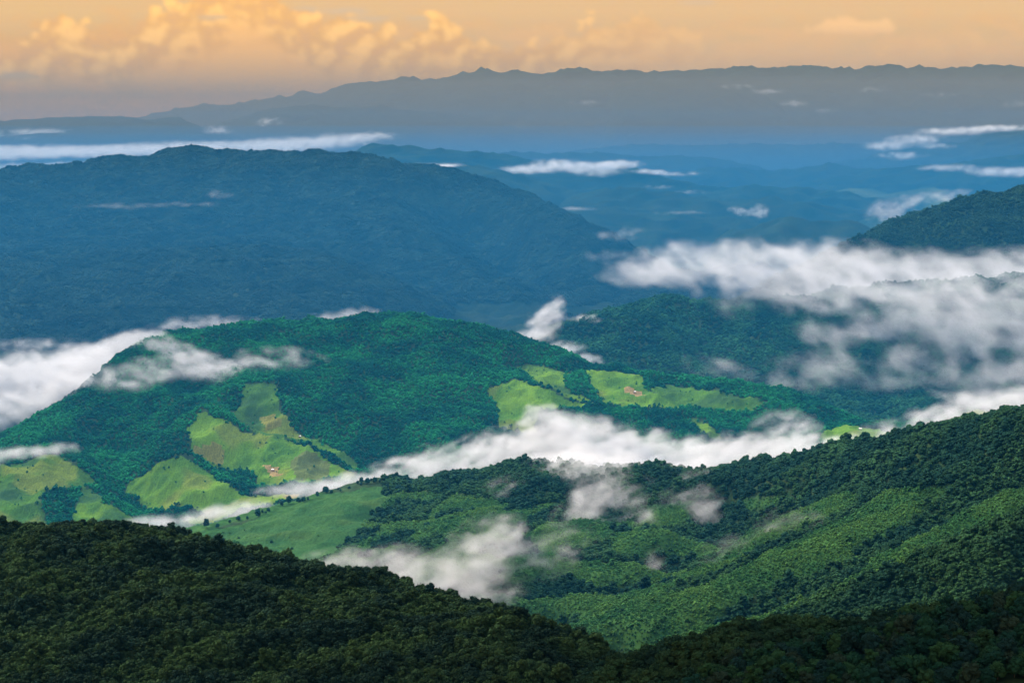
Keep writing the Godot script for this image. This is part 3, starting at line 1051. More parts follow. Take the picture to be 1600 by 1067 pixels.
	var plots := [
		["clearing that covers a pointed knoll, with a bare patch and a hut", [[311, 645], [334, 650], [375, 674], [461, 694], [499, 709], [550, 739], [556, 750], [500, 754], [450, 755], [412, 757], [405, 762], [396, 738], [345, 731], [322, 720], [296, 709], [300, 690], [289, 671], [300, 656]], g1, g2, g3],
		["upper clearing running down beside the pointed knoll", [[382, 600], [431, 598], [437, 645], [465, 675], [508, 694], [562, 728], [562, 738], [550, 735], [500, 706], [463, 690], [420, 681], [384, 668], [362, 648], [375, 630]], g4, g1, g3],
		["rounded green mound with a gully down its face", [[197, 757], [210, 746], [244, 729], [270, 717], [294, 718], [322, 737], [349, 754], [375, 772], [390, 776], [360, 786], [334, 795], [315, 802], [300, 788], [277, 790], [262, 795], [225, 791], [210, 780], [197, 769]], g1, g2, g3],
		["pale narrow clearing on the spur below the mound", [[396, 775], [440, 770], [470, 775], [420, 792], [386, 798], [340, 818], [300, 822], [281, 821], [319, 801], [360, 787]], g2, g3, soil],
		["western clearing on a low mound under a strip of mist", [[-60, 735], [0, 728], [22, 724], [71, 711], [90, 711], [112, 726], [142, 746], [154, 757], [131, 761], [124, 762], [82, 760], [60, 780], [67, 799], [75, 828], [41, 834], [-60, 834]], g4, g1, g3],
		["small green clearing below the western mound", [[127, 763], [150, 769], [165, 787], [212, 814], [212, 828], [112, 828], [109, 806], [124, 780]], g4, g1, g2],
		["wide clearing with curved upper edge on the eastern slope", [[759, 610], [787, 598], [818, 596], [849, 607], [881, 621], [927, 628], [934, 637], [896, 639], [874, 637], [843, 640], [837, 663], [840, 676], [802, 672], [781, 666], [774, 629]], g1, g2, g3],
		["topmost small clearing under the crest of the broad hill", [[806, 572], [834, 569], [859, 572], [890, 583], [881, 594], [887, 610], [927, 625], [881, 619], [846, 602], [831, 593], [818, 582]], g4, g2, g2],
		["bright clearing with a bare orange patch near the crest", [[904, 578], [940, 579], [959, 580], [999, 585], [1006, 601], [1015, 612], [1040, 624], [1078, 636], [1053, 640], [1040, 637], [999, 637], [971, 634], [943, 629], [928, 607]], g1, g2, g3],
		["scrubby clearing along the eastern end of the crest", [[1015, 610], [1040, 602], [1071, 604], [1115, 610], [1178, 620], [1203, 627], [1178, 641], [1115, 640], [1080, 637], [1040, 624]], g4, g1, g1],
		["thin curved clearing down a spur among trees", [[1062, 649], [1084, 654], [1115, 669], [1134, 688], [1115, 690], [1096, 677], [1084, 661]], g4, g2, g2],
		["misty clearing in the side valley behind the wooded ridge", [[1282, 682], [1300, 671], [1375, 670], [1425, 673], [1437, 672], [1405, 684], [1375, 692], [1337, 698], [1305, 703], [1275, 711], [1297, 698]], g1, g2, g3],
		["pale clearing with slender trees on its skyline", [[1497, 652], [1515, 644], [1548, 639], [1560, 650], [1530, 662], [1495, 668]], g2, g3, g3]]
	var fields := []
	for k in plots.size():
		fields.append({"poly": outline(d, plots[k][1]), "label": plots[k][0], "tint": crop_tint(plots[k][2], plots[k][3], plots[k][4], k * 371.0)})
	var bare := [["bare orange soil round a hut on the knoll's clearing", [[409, 729], [424, 727], [436, 730], [434, 737], [442, 741], [440, 744], [424, 745], [418, 738]]], ["bare orange soil patch on the bright clearing", [[974, 608], [990, 608], [1004, 614], [1008, 619], [992, 618], [978, 613]]], ["ripe yellow strip on the west face of the knoll", [[302, 697], [340, 690], [352, 705], [348, 722], [322, 716], [300, 706]]], ["ripe yellow corner of the upper clearing", [[405, 652], [428, 648], [440, 660], [438, 670], [415, 668]]], ["dull purple brown ripe patch beside the knoll's bare soil", [[452, 724], [470, 708], [495, 711], [515, 726], [514, 745], [490, 750], [462, 748]]]]
	for k in bare.size():
		var a: Color = soil if k < 2 else Color(0.165, 0.165, 0.040) if k < 4 else Color(0.090, 0.115, 0.036)
		fields.append({"poly": outline(d, bare[k][1]), "label": bare[k][0], "tint": crop_tint(a, a * 1.2, a * 0.8, k * 77.0)})
	ground("hill", d, "broad forested hill with pale clearings beyond the wooded ridge", "hill", under, fields)
	forest(d, low_crowns, "dense green forest over the broad hill round the clearings", {"gap": 6.2, "size": [2.8, 4.8], "seed": 64, "tint": plant_tint(Color(0.004, 0.046, 0.028), Color(0.012, 0.115, 0.036), 0.5, 1.0), "keep": func(p, s): return 1.0 if p.z > -4900.0 and s.y < 860.0 else 0.0})
	stage("clearings")

	# the wooded ridge with spurs running down to the valley
	var c := land([
		[[240, 860, 2850], [280, 832, 2880], [345, 822, 2900], [400, 803, 2930], [480, 779, 2960], [560, 758, 2980], [598, 752, 2980], [625, 768, 2930], [660, 760, 2910], [700, 748, 2890], [760, 737, 2870], [820, 729, 2850], [870, 735, 2820], [930, 742, 2790], [975, 738, 2770], [1003, 729, 2755], [1040, 740, 2720], [1065, 752, 2690], [1110, 745, 2660], [1160, 733, 2630], [1200, 724, 2600], [1300, 706, 2510], [1400, 684, 2420], [1500, 664, 2320], [1600, 645, 2230], [1750, 620, 2150]],
		[[345, 842, 2790], [430, 868, 2640], [500, 878, 2560]], [[590, 790, 2830], [540, 850, 2650], [500, 890, 2520]],
		[[625, 768, 2930], [600, 805, 2790], [560, 845, 2660], [520, 885, 2530]],
		[[720, 760, 2840], [690, 810, 2690], [650, 860, 2560], [620, 900, 2460]],
		[[800, 775, 2740], [770, 815, 2620], [720, 870, 2480], [690, 915, 2390]],
		[[880, 780, 2700], [850, 815, 2610], [800, 860, 2500], [760, 905, 2390]],
		[[940, 790, 2660], [890, 840, 2500], [830, 890, 2380], [790, 935, 2290]],
		[[1000, 780, 2640], [985, 805, 2590], [930, 855, 2460], [850, 910, 2340], [795, 945, 2270]],
		[[1075, 790, 2570], [1030, 840, 2430], [980, 890, 2310], [900, 940, 2210]],
		[[1110, 790, 2570], [1080, 830, 2480], [1030, 880, 2370], [960, 930, 2260], [880, 965, 2190]],
		[[1224, 796, 2430], [1160, 845, 2310], [1100, 885, 2230], [1024, 920, 2170], [930, 955, 2130]],
		[[1370, 740, 2330], [1280, 788, 2290], [1225, 815, 2260], [1168, 848, 2230], [1072, 900, 2170], [1000, 928, 2140], [920, 962, 2110]],
		[[1400, 765, 2240], [1320, 810, 2180], [1240, 850, 2130], [1130, 900, 2090], [1020, 942, 2080]],
		[[1500, 720, 2200], [1392, 776, 2150], [1320, 824, 2100], [1200, 880, 2050], [1120, 916, 2030], [1000, 956, 2030], [880, 992, 2050]],
		[[1480, 790, 2080], [1400, 842, 2010], [1312, 894, 1960], [1224, 938, 1940], [1120, 968, 1950], [1000, 1000, 1970]],
		[[1640, 745, 2060], [1600, 762, 2030], [1560, 796, 1970], [1440, 858, 1900], [1370, 890, 1880], [1300, 925, 1860]],
		[[1600, 830, 1890], [1500, 872, 1840], [1380, 915, 1800], [1280, 946, 1800], [1180, 975, 1830]],
		[[1700, 780, 1800], [1600, 812, 1770], [1520, 842, 1750], [1424, 876, 1730], [1304, 934, 1710], [1200, 968, 1720], [1120, 986, 1750], [1050, 1010, 1790]],
		[[1700, 930, 1600], [1600, 940, 1580], [1400, 968, 1580], [1250, 992, 1600], [1100, 1040, 1640]],
		[[400, 960, 2350], [560, 950, 2330], [700, 965, 2260], [850, 1010, 2120], [1000, 1060, 1900]]],
		{"crests": 1, "back": [[160, 60], [420, 190]], "cell": 6.0, "every": 5, "gap": 75.0, "soft": 16.0, "sharp": 2.4, "deep": 40.0, "proud": 1.5, "gully": 9.0, "gfreq": 3.4, "rough": 3.0, "bounds": Rect2(-640, -3450, 1560, 2000)})
	var cf := [{"poly": outline(c, [[330, 838], [360, 826], [400, 812], [480, 787], [560, 765], [598, 762], [608, 776], [582, 812], [548, 848], [508, 872], [470, 882], [430, 870], [390, 856], [350, 848]]), "label": "smooth deep green field on the ridge below a row of trees", "tint": crop_tint(Color(0.030, 0.085, 0.030), Color(0.046, 0.110, 0.034), Color(0.05, 0.10, 0.03), 5.0)}]
	# scrub on the spurs, taller trees along the crest and in the gullies
	var lift := func(p: Vector3) -> float:
		var r := 60.0
		return height(c, p.x, p.z) - 0.25 * (height(c, p.x + r, p.z) + height(c, p.x - r, p.z) + height(c, p.x, p.z + r) + height(c, p.x, p.z - r))
	var scrub := func(p: Vector3) -> bool:
		var s := seen_at(p)
		var line := lerpf(790.0, 752.0, clampf((s.x - 1000.0) / 600.0, 0.0, 1.0)) if s.x > 1000.0 else lerpf(770.0, 800.0, clampf((s.x - 700.0) / 300.0, 0.0, 1.0))
		return lift.call(p) + 3.0 * noise.get_noise_2d(p.x * 1.3, p.z * 1.3) > -2.0 and s.y > line and (s.x < 1200.0 or s.y < lerpf(972.0, 806.0, (s.x - 1200.0) / 400.0))
	var grass := mix_tint(Color(0.026, 0.078, 0.026), Color(0.048, 0.112, 0.030), 1.2, 12.0)
	var spur_tint := func(p: Vector3) -> Color:
		return grass.call(p) if scrub.call(p) else under.call(p)
	ground("ridge", c, "long wooded ridge whose spurs run down below the drifting mist", "ridge", spur_tint, cf)
	stage("wooded ridge")
	forest(c, mid_crowns, "tall trees along the wooded ridge and in its gullies", {"gap": 6.6, "size": [3.2, 5.6], "seed": 65, "tint": plant_tint(Color(0.010, 0.034, 0.022), Color(0.024, 0.062, 0.024), 0.8, 4.0), "keep": func(p, s): return 0.0 if p.z < -3080.0 or scrub.call(p) or (s.x < 596.0 and s.y < 846.0 - (s.x - 290.0) * 0.24) else 1.0})
	forest(c, low_crowns, "light green scrub on the spurs of the wooded ridge", {"gap": 3.3, "size": [0.8, 1.7], "seed": 66, "tint": plant_tint(Color(0.030, 0.094, 0.032), Color(0.066, 0.146, 0.036), 0.9, 8.0), "keep": func(p, s): return 0.0 if p.z < -3080.0 or not scrub.call(p) or (s.x < 596.0 and s.y < 846.0 - (s.x - 290.0) * 0.24) else (1.9 if rng.randf() < 0.05 else 1.0)})

	# the dark hill before it
	var a := land([
		[[-150, 842, 1560], [0, 836, 1530], [60, 840, 1520], [120, 832, 1510], [200, 828, 1500], [260, 838, 1490], [300, 850, 1480], [340, 856, 1470], [400, 870, 1450], [450, 884, 1430], [500, 895, 1420], [560, 900, 1400], [620, 918, 1370], [660, 938, 1350], [700, 953, 1330], [760, 962, 1300], [830, 978, 1260], [880, 994, 1230], [930, 1018, 1200], [965, 1048, 1170], [1000, 1085, 1130]],
		[[-150, 960, 1340], [0, 955, 1330], [150, 940, 1340], [300, 930, 1330], [450, 950, 1290], [600, 985, 1220], [750, 1020, 1150], [850, 1060, 1100]],
		[[-150, 1080, 1180], [0, 1075, 1180], [200, 1060, 1190], [400, 1070, 1150], [600, 1100, 1080], [800, 1160, 1000]],
		[[220, 960, 1290], [240, 1010, 1230]], [[440, 930, 1345], [520, 1000, 1210]]],
		{"crests": 1, "back": [[90, 30], [260, 130], [480, 300]], "cell": 6.0, "every": 4, "gap": 55.0, "soft": 18.0, "gully": 9.0, "gfreq": 4.0, "rough": 4.0, "bounds": Rect2(-620, -2080, 780, 1180), "base": 50.0})
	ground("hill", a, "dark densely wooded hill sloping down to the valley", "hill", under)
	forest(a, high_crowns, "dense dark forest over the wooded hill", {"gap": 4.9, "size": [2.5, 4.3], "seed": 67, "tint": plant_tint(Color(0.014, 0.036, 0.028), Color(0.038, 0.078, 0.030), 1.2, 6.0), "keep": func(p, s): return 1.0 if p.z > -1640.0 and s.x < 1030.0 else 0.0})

	# the closest ridge, whose trees stand one by one
	var b := land([
		[[880, 1095, 1010], [950, 1062, 985], [1010, 1034, 960], [1080, 1010, 940], [1130, 999, 930], [1200, 990, 915], [1250, 986, 905], [1300, 994, 895], [1400, 985, 880], [1500, 974, 865], [1600, 956, 850], [1720, 940, 840]],
		[[950, 1130, 900], [1100, 1075, 860], [1250, 1058, 835], [1400, 1050, 820], [1600, 1030, 800], [1720, 1020, 790]],
		[[950, 1200, 800], [1300, 1130, 760], [1720, 1110, 730]]],
		{"crests": 1, "back": [[60, 22], [170, 100], [330, 230]], "cell": 4.0, "every": 4, "gap": 40.0, "soft": 14.0, "gully": 5.0, "gfreq": 5.0, "rough": 3.0, "bounds": Rect2(10, -1280, 330, 620), "base": 150.0})
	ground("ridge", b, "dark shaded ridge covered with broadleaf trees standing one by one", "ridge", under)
	for k in 5:
		var o := Node3D.new()
		var tr := MeshInstance3D.new()
		tr.name = "trunk"
		tr.mesh = trunk(70 + k, 1.3, 0.075)
		tr.material_override = mats.bark
		o.add_child(tr)
		var cr := MeshInstance3D.new()
		cr.name = "crown"
		cr.mesh = high_crowns[k]
		cr.position.y = 0.35
		o.add_child(cr)
		tree_kinds.append(o)
	rng.seed = 909
	var spots := []
	var z := -1000.0
	while z < -775.0:
		var x := 20.0
		while x < 300.0:
			var p := Vector3(x + rng.randf_range(-2.7, 2.7), 0, z + rng.randf_range(-2.7, 2.7))
			p.y = height(b, p.x, p.z)
			var s := seen_at(p + Vector3(0, 5, 0))
			if s.x > 880.0 and s.x < 1640.0 and s.y < 1085.0:
				spots.append(p)
			x += 6.3
		z += 6.3
	spots.sort_custom(func(p, q): return p.z > q.z)
	stage("%d near trees" % spots.size())
	var rest := []
	for k in spots.size():
		if k < 300:
			var t := rng.randi() % 6
			stand_tree(spots[k] - Vector3(0, 0.5, 0), rng.randf_range(3.4, 5.6), rng.randi() % 5, t, "dark broadleaf tree standing among others on the shaded ridge", "trees on the shaded ridge")
		else:
			rest.append(spots[k])
	var root := Node3D.new()
	root.name = numbered("forest")
	tag(root, "forest along the crest and back of the shaded ridge", "forest", "stuff")
	add_child(root)
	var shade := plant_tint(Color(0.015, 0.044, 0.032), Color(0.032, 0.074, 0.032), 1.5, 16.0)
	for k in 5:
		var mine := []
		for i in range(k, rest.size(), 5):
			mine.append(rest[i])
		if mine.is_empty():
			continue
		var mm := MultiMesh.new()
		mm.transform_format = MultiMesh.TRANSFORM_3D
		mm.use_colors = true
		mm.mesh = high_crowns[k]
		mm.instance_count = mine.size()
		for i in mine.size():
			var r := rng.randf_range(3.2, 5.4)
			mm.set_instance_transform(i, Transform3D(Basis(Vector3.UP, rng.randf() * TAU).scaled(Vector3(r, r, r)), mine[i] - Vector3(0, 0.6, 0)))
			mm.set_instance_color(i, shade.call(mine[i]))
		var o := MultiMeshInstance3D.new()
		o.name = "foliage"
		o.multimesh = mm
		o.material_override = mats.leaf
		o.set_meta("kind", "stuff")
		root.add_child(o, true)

	# trees that stand out singly: the row above the smooth field, slender ones on the skyline
	rng.seed = 515
	var row := [[282, 829], [300, 828], [322, 824], [340, 822], [360, 816], [372, 812], [388, 809], [399, 806], [404, 803], [412, 800], [417, 799], [422, 796], [441, 791], [455, 788], [462, 786], [470, 783], [474, 782], [484, 779], [492, 776], [498, 775], [512, 771], [518, 769], [530, 766], [536, 764], [541, 763], [549, 760], [556, 758], [561, 757], [567, 755], [573, 754], [579, 753], [584, 753], [590, 753], [596, 754], [603, 757], [610, 762], [620, 766], [626, 768]]
	for q in row:
		var p := hit(c, q[0] + rng.randf_range(-5, 5), q[1] + rng.randf_range(-1, 4))
		p.y = height(c, p.x, p.z) - 0.4
		stand_tree(p, 1.8 + 3.6 * pow(rng.randf(), 1.6), rng.randi() % 5, 1 + 3 * (rng.randi() % 2), "small dark tree in the row above the smooth green field", "row of trees above the smooth field")
	for q in [[1061, 748, 3.6], [640, 764, 3.4]]:
		var p := hit(c, q[0], q[1])
		p.y = height(c, p.x, p.z)
		stand_tree(p, q[2] * 1.3, 4, 4, "tall lone tree on the ridge crest in front of bright mist", "lone trees on the ridge crest")
	for q in [[1503, 640], [1508, 639], [1537, 636], [1540, 634], [1568, 640], [1590, 640], [1483, 655], [1491, 652], [1452, 662]]:
		var p := hit(d, q[0], q[1] + 6.0)
		p.y = height(d, p.x, p.z) + 2.5
		stand_tree(p, rng.randf_range(2.4, 3.8), 4, 4, "slender tree on the misty skyline beside the pale clearing", "slender trees by the pale clearing", "slender_tree")
	for q in [[341, 856], [672, 938]]:
		var p := hit(a, q[0], q[1])
		p.y = height(a, p.x, p.z) + 1.0
		stand_tree(p, 4.2, 4, 4, "tree standing taller than the forest on the dark wooded hill", "taller trees on the dark wooded hill")
	for q in [[426, 737, "small hut with pale roof on the knoll's bare orange soil"], [468, 683, "small hut at the top edge of the knoll's clearing"], [992, 614, "small hut on the bright clearing's bare orange patch"], [1345, 671, "small hut at the top of the misty side valley clearing"]]:
		var p := hit(d, q[0], q[1])
		p.y = height(d, p.x, p.z)
		hut(p, q[2])
	stage("trees")

func hut(p: Vector3, label: String) -> void:
	var o := Node3D.new()
	o.name = numbered("field_hut")
	o.position = p
	o.rotation.y = rng.randf() * 3.0
	tag(o, label, "hut", "", "field huts")
	add_child(o)
	var body := MeshInstance3D.new()
	body.name = "wall"
	var bm := BoxMesh.new()
	bm.size = Vector3(5.0, 2.4, 3.6)
	body.mesh = bm
	body.position.y = 1.7
	body.material_override = mats.boards
	o.add_child(body)
	for x in [-2.3, 2.3]:
		for z in [-1.6, 1.6]:
			var leg := MeshInstance3D.new()
			leg.name = "post"
			var lm := BoxMesh.new()
			lm.size = Vector3(0.22, 1.6, 0.22)
			leg.mesh = lm
			leg.position = Vector3(x, -0.3, z)
			leg.material_override = mats.bark
			o.add_child(leg, true)
	var roof := MeshInstance3D.new()
	roof.name = "roof"
	var pm := PrismMesh.new()
	pm.size = Vector3(5.0, 1.7, 6.4)
	roof.mesh = pm
	roof.rotation.y = PI / 2
	roof.position.y = 3.75
	roof.material_override = mats.thatch
	o.add_child(roof)

func thick(k: float) -> Array:
	return [[0.05, 0.16 * k], [0.16, 0.26 * k], [0.30, 0.45 * k], [0.47, 0.8 * k], [0.68, 1.3 * k]]

func mists() -> void:
	# the low cloud overhead that keeps the nearer hills in shade
	rng.seed = 404
	var heaps := []
	for i in range(-5, 6):
		for j in range(-4, 4):
			heaps.append([Vector3(i * 520.0 + rng.randf_range(-120, 120), 1160.0 + rng.randf_range(-30, 40), j * 400.0 + rng.randf_range(-90, 90)), 0, 0, 420.0, rng.randf_range(90, 130), 350.0])
	mist(heaps, {"called": "cloud", "category": "cloud", "cell": 62.0, "flat": 0.4, "freq": 0.25, "amp": 0.6, "levels": [[0.08, 0.0035], [0.35, 0.007]]}, "low grey cloud hanging over the nearer hills")
	mist([[1010, 425, 5900, 150, 45, 250], [1090, 412, 5950, 200, 70, 300], [1190, 408, 6000, 220, 70, 300], [1300, 412, 6000, 240, 75, 300], [1420, 428, 6000, 240, 80, 300], [1540, 432, 6000, 240, 85, 300], [1650, 432, 6000, 260, 90, 300],
		[1240, 442, 5720, 170, 60, 180, 0.8], [1350, 452, 5720, 220, 70, 200, 0.9], [1490, 460, 5700, 240, 80, 220, 0.9], [1620, 462, 5700, 240, 90, 220, 0.9], [1150, 460, 5560, 120, 70, 150, 0.7], [1270, 455, 5560, 200, 70, 200, 0.8], [1390, 480, 5400, 220, 100, 200, 0.8], [1500, 500, 5300, 240, 140, 220, 0.9], [1610, 520, 5250, 250, 160, 250, 0.9], [1310, 530, 5200, 150, 70, 150, 0.7], [1270, 580, 5030, 140, 50, 130, 0.65], [1400, 575, 5030, 180, 70, 150, 0.6], [1510, 590, 4930, 200, 70, 150, 0.6], [1110, 572, 5050, 80, 45, 100, 0.65], [1180, 595, 4960, 90, 35, 100, 0.65], [1600, 580, 4900, 170, 80, 150, 0.6]],
		{"cell": 12.0, "levels": thick(0.00094), "freq": 0.8, "amp": 1.9, "slant": 0.6}, "broad bank of cloud spilling over the forested hill")
	stage("bank")
	mist([[560, 762, 3300, 70, 16, 90], [640, 742, 3250, 85, 24, 120], [720, 724, 3250, 95, 30, 140], [800, 708, 3250, 95, 38, 150], [870, 692, 3200, 85, 48, 150], [930, 702, 3150, 95, 48, 150], [1000, 710, 3150, 95, 38, 150], [1080, 717, 3100, 95, 30, 140], [1150, 710, 3050, 85, 30, 140], [1210, 708, 3000, 85, 26, 130], [1280, 703, 3000, 80, 18, 120], [850, 664, 3240, 42, 34, 60, 1.2], [834, 650, 3250, 22, 22, 35, 1.2], [880, 680, 3220, 60, 34, 90],
		[880, 730, 2900, 90, 24, 90], [935, 724, 2900, 95, 30, 100], [1085, 730, 2850, 65, 24, 80, 0.9]],
		{"cell": 5.5, "levels": thick(0.0040), "freq": 2.1, "amp": 2.3, "slant": -0.7}, "bright white mist lying in the valley behind the wooded ridge")
	mist([[905, 728, 2830, 75, 22, 60, 1.1], [940, 730, 2790, 75, 24, 60, 1.2], [955, 745, 2750, 66, 26, 50, 1.1], [1010, 738, 2740, 45, 16, 40, 0.7], [950, 765, 2710, 55, 28, 50], [930, 787, 2650, 45, 26, 45], [905, 810, 2590, 38, 22, 40, 0.8], [882, 835, 2530, 34, 20, 40, 0.6], [985, 772, 2680, 55, 24, 45, 0.6], [1000, 800, 2600, 45, 26, 40, 0.5], [840, 752, 2810, 65, 18, 45, 0.6], [800, 765, 2760, 45, 16, 40, 0.5],
		[1082, 736, 2740, 55, 22, 50, 1.1], [1096, 766, 2640, 38, 28, 45, 0.8], [1104, 795, 2560, 28, 28, 40, 0.6], [1080, 780, 2600, 40, 22, 40, 0.5], [1180, 748, 2620, 32, 28, 40, 0.5], [1010, 822, 2530, 18, 24, 30, 0.6], [1024, 885, 2310, 16, 24, 25, 0.6], [1240, 828, 2210, 50, 26, 40, 0.42], [1160, 870, 2180, 50, 24, 40, 0.38]],
		{"cell": 4.5, "levels": thick(0.00418), "freq": 2.5, "amp": 1.6, "slant": -0.9}, "torn tongues of mist spilling over the crest of the wooded ridge")
	mist([[500, 882, 2330, 40, 12, 50], [560, 880, 2320, 55, 18, 60], [620, 888, 2280, 60, 25, 70], [690, 908, 2230, 62, 34, 70], [735, 885, 2290, 50, 42, 60], [770, 853, 2360, 45, 40, 60], [800, 836, 2430, 30, 26, 50, 0.8], [740, 932, 2170, 58, 28, 60], [840, 872, 2360, 50, 28, 60, 0.5], [885, 848, 2420, 45, 22, 60, 0.4]],
		{"cell": 4.5, "levels": thick(0.00302), "freq": 2.4, "amp": 1.9, "slant": -0.9}, "wisp of mist rising from the gully behind the dark wooded hill")
	mist([[1270, 706, 3300, 60, 12, 80, 0.9], [1340, 692, 3250, 75, 14, 80, 0.7], [1420, 674, 3200, 75, 17, 80, 0.8], [1480, 654, 3200, 65, 22, 80], [1540, 634, 3300, 75, 24, 90], [1610, 630, 3300, 85, 26, 90], [1230, 672, 3850, 70, 40, 100, 0.6]],
		{"cell": 6.0, "levels": thick(0.00504), "freq": 2.0, "amp": 1.3, "slant": -0.7}, "thin mist along the side valley behind the wooded ridge")
	mist([[-60, 600, 5000, 190, 65, 200], [60, 588, 5000, 180, 60, 200], [150, 566, 4930, 130, 45, 150], [-20, 640, 4680, 150, 50, 120], [80, 618, 4620, 110, 36, 100], [300, 575, 4450, 150, 30, 70, 0.55], [420, 562, 4500, 130, 30, 80, 0.5], [190, 590, 4400, 100, 32, 70, 0.6], [130, 600, 4450, 90, 30, 70, 0.7]],
		{"cell": 9.0, "levels": thick(0.00504), "freq": 1.3, "amp": 1.3, "slant": 0.8}, "white cloud bank behind the shoulder of the broad hill")
	mist([[120, 588, 4640, 90, 40, 90], [160, 556, 4640, 85, 36, 80], [195, 540, 4650, 75, 28, 70, 1.3], [222, 530, 4650, 70, 24, 65, 1.4], [262, 542, 4600, 72, 22, 60, 1.3], [303, 558, 4530, 72, 18, 60, 1.2], [345, 573, 4490, 60, 15, 50, 1.1], [380, 578, 4470, 55, 14, 50, 0.8], [250, 572, 4490, 90, 26, 60, 0.6], [330, 585, 4420, 90, 22, 50, 0.5]],
		{"cell": 7.0, "levels": thick(0.00396), "freq": 1.8, "amp": 1.1, "slant": 0.8}, "white streak of cloud draped over the top of the broad hill")
	mist([[-30, 713, 3860, 80, 15, 60], [45, 706, 3860, 70, 12, 50], [95, 700, 3880, 45, 10, 40, 0.7]], {"cell": 7.0, "levels": thick(0.00576), "freq": 2.5, "amp": 1.2, "slant": 0.8}, "strip of mist on top of the western mound")
	mist([[235, 817, 3560, 55, 14, 50], [290, 814, 3540, 60, 13, 50, 0.8], [350, 802, 3520, 62, 15, 60], [395, 792, 3500, 50, 12, 50], [430, 768, 3450, 45, 9, 50, 0.8], [485, 764, 3400, 62, 15, 60], [540, 752, 3400, 62, 15, 60, 0.9]],
		{"cell": 7.0, "levels": thick(0.00612), "freq": 2.4, "amp": 1.2, "slant": -0.8}, "low mist in the valley behind the row of trees")
	mist([[850, 507, 5150, 48, 52, 60], [868, 482, 5150, 32, 36, 40], [832, 526, 5080, 45, 22, 50], [880, 547, 5040, 65, 24, 60], [915, 564, 5000, 55, 18, 50], [925, 498, 5480, 80, 12, 50, 0.8]], {"cell": 7.0, "levels": thick(0.00576), "freq": 2.2, "amp": 1.3, "slant": -0.8}, "plume of mist rising from the pass beside the broad hill")
	mist([[330, 502, 5600, 140, 16, 120, 0.6], [275, 512, 5600, 90, 15, 100, 0.6], [530, 496, 5500, 90, 20, 100, 0.7], [565, 488, 5500, 55, 15, 80, 0.7], [60, 540, 5700, 160, 18, 150, 0.5]], {"cell": 11.0, "flat": 0.6, "levels": thick(0.00252), "freq": 1.6, "amp": 1.2}, "thin veils of mist in the gap behind the broad hill")
	stage("near mist")
	mist([[-80, 240, 19000, 1100, 85, 1300], [60, 237, 19000, 900, 80, 1200], [180, 236, 19300, 700, 70, 1200], [270, 232, 19500, 700, 80, 1200], [380, 230, 20000, 800, 80, 1200], [460, 225, 20000, 600, 85, 1000], [530, 219, 19600, 420, 75, 800], [580, 213, 19500, 300, 55, 600], [30, 266, 16000, 600, 70, 800], [120, 258, 16500, 400, 45, 700, 0.8], [215, 250, 17000, 400, 40, 600, 0.7]], {"cell": 55.0, "flat": 0.35, "levels": thick(0.00034), "freq": 0.75, "amp": 2.1, "slant": 0.0}, "long white cloud bank lying behind the great mountain")
	mist([[820, 265, 14700, 220, 35, 250], [870, 259, 14700, 250, 55, 250], [930, 264, 14700, 240, 60, 250], [970, 256, 14700, 190, 35, 220], [1015, 268, 14700, 160, 22, 200], [1060, 272, 14700, 200, 20, 200, 0.6]], {"cell": 24.0, "flat": 0.5, "levels": thick(0.00126), "freq": 1.0, "amp": 1.3}, "smooth white cloud capping a blue ridge")
	mist([[548, 247, 15800, 220, 24, 300], [660, 260, 13000, 230, 20, 250], [700, 258, 13000, 120, 14, 200]], {"cell": 24.0, "flat": 0.5, "levels": thick(0.00126), "freq": 1.2, "amp": 1.3}, "white strip of cloud behind the great mountain's crest")
	mist([[1385, 228, 21000, 280, 55, 400], [1430, 218, 21000, 330, 60, 400], [1490, 205, 21000, 420, 45, 400], [1560, 200, 21000, 420, 40, 400], [1410, 243, 20000, 260, 50, 350, 0.8], [1460, 228, 20500, 250, 35, 300, 0.7]], {"cell": 40.0, "flat": 0.5, "levels": thick(0.00094), "freq": 0.7, "amp": 1.5}, "curling strips of cloud on the hazy blue hills")
	mist([[1500, 262, 16300, 230, 35, 300, 0.8], [1570, 269, 16300, 330, 50, 300], [1640, 268, 16300, 330, 50, 300], [1455, 262, 16300, 130, 30, 250, 0.7]], {"cell": 32.0, "flat": 0.5, "levels": thick(0.00101), "freq": 0.8, "amp": 1.5}, "flat cloud strip on the blue hill above the dark hill")
	mist([[1188, 330, 12000, 60, 48, 120], [1165, 333, 12000, 70, 25, 120, 0.7], [1150, 328, 12000, 60, 25, 100, 0.6]], {"cell": 14.0, "levels": thick(0.00157), "freq": 1.6, "amp": 1.6}, "small white puff of cloud on the valley floor")
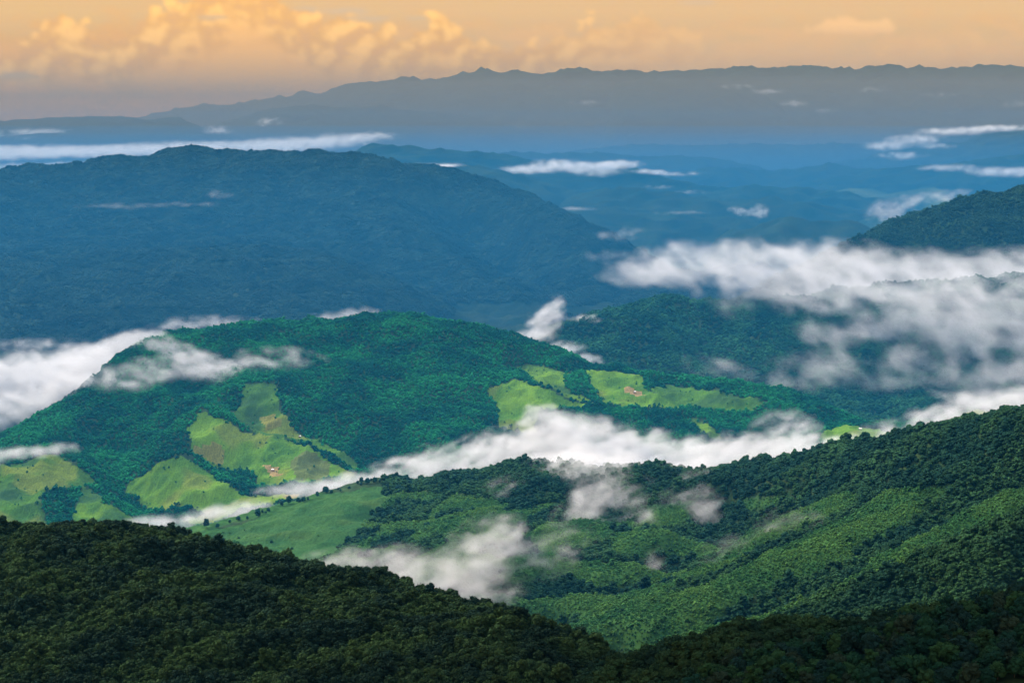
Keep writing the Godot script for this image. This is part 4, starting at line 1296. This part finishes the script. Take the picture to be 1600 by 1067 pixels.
	mist([[1385, 333, 8300, 95, 60, 120, 0.75], [1415, 318, 8400, 90, 45, 120, 0.65], [1465, 308, 8300, 110, 28, 120, 0.7], [1500, 300, 8300, 80, 18, 100, 0.6]], {"cell": 13.0, "levels": thick(0.00126), "freq": 1.4, "amp": 1.4, "slant": -0.7}, "torn wisps of cloud behind the dark hill")
	mist([[200, 322, 10150, 280, 16, 150, 0.75], [290, 319, 10100, 180, 14, 150, 0.7], [338, 304, 10250, 90, 26, 100, 0.8], [370, 407, 8150, 60, 14, 80, 0.6], [480, 390, 8800, 50, 10, 60, 0.5]], {"cell": 22.0, "flat": 0.4, "levels": thick(0.00057), "freq": 1.3, "amp": 1.5}, "faint streaks of mist on the great mountain's face")
	mist([[965, 368, 9400, 110, 30, 120, 0.7], [985, 360, 9400, 80, 22, 100, 0.6], [950, 400, 9000, 150, 30, 120, 0.5], [900, 326, 11500, 140, 12, 150, 0.8], [1060, 332, 11500, 180, 12, 150, 0.7], [1080, 300, 14200, 150, 20, 150, 0.6], [1030, 292, 14200, 120, 18, 150, 0.6]], {"cell": 20.0, "flat": 0.5, "levels": thick(0.00076), "freq": 1.4, "amp": 1.6}, "scraps of mist over the low ridges of the valley floor")
	mist([[60, 207, 31000, 700, 70, 600], [30, 216, 30500, 500, 60, 500, 0.8], [185, 212, 31000, 220, 45, 400, 0.7], [340, 203, 31500, 260, 80, 400, 0.8], [425, 192, 37000, 330, 110, 500, 0.8]], {"cell": 60.0, "flat": 0.5, "levels": thick(0.00088), "freq": 0.5, "amp": 1.6}, "pale cloud scraps on the flat topped blue range")
	mist([[1150, 135, 41500, 450, 60, 400, 0.8], [1200, 143, 41000, 400, 70, 400], [1240, 161, 40500, 350, 90, 400], [1290, 173, 40500, 260, 60, 400, 0.7], [920, 160, 40500, 450, 70, 400, 0.6], [1365, 140, 41500, 420, 80, 400, 0.7], [1590, 163, 41000, 350, 90, 400, 0.7], [1470, 148, 41500, 500, 60, 400, 0.5]], {"cell": 75.0, "flat": 0.5, "levels": thick(0.00034), "freq": 0.5, "amp": 1.7, "slant": 0.8}, "string of pale clouds on the flank of the tallest range")
	stage("mist")
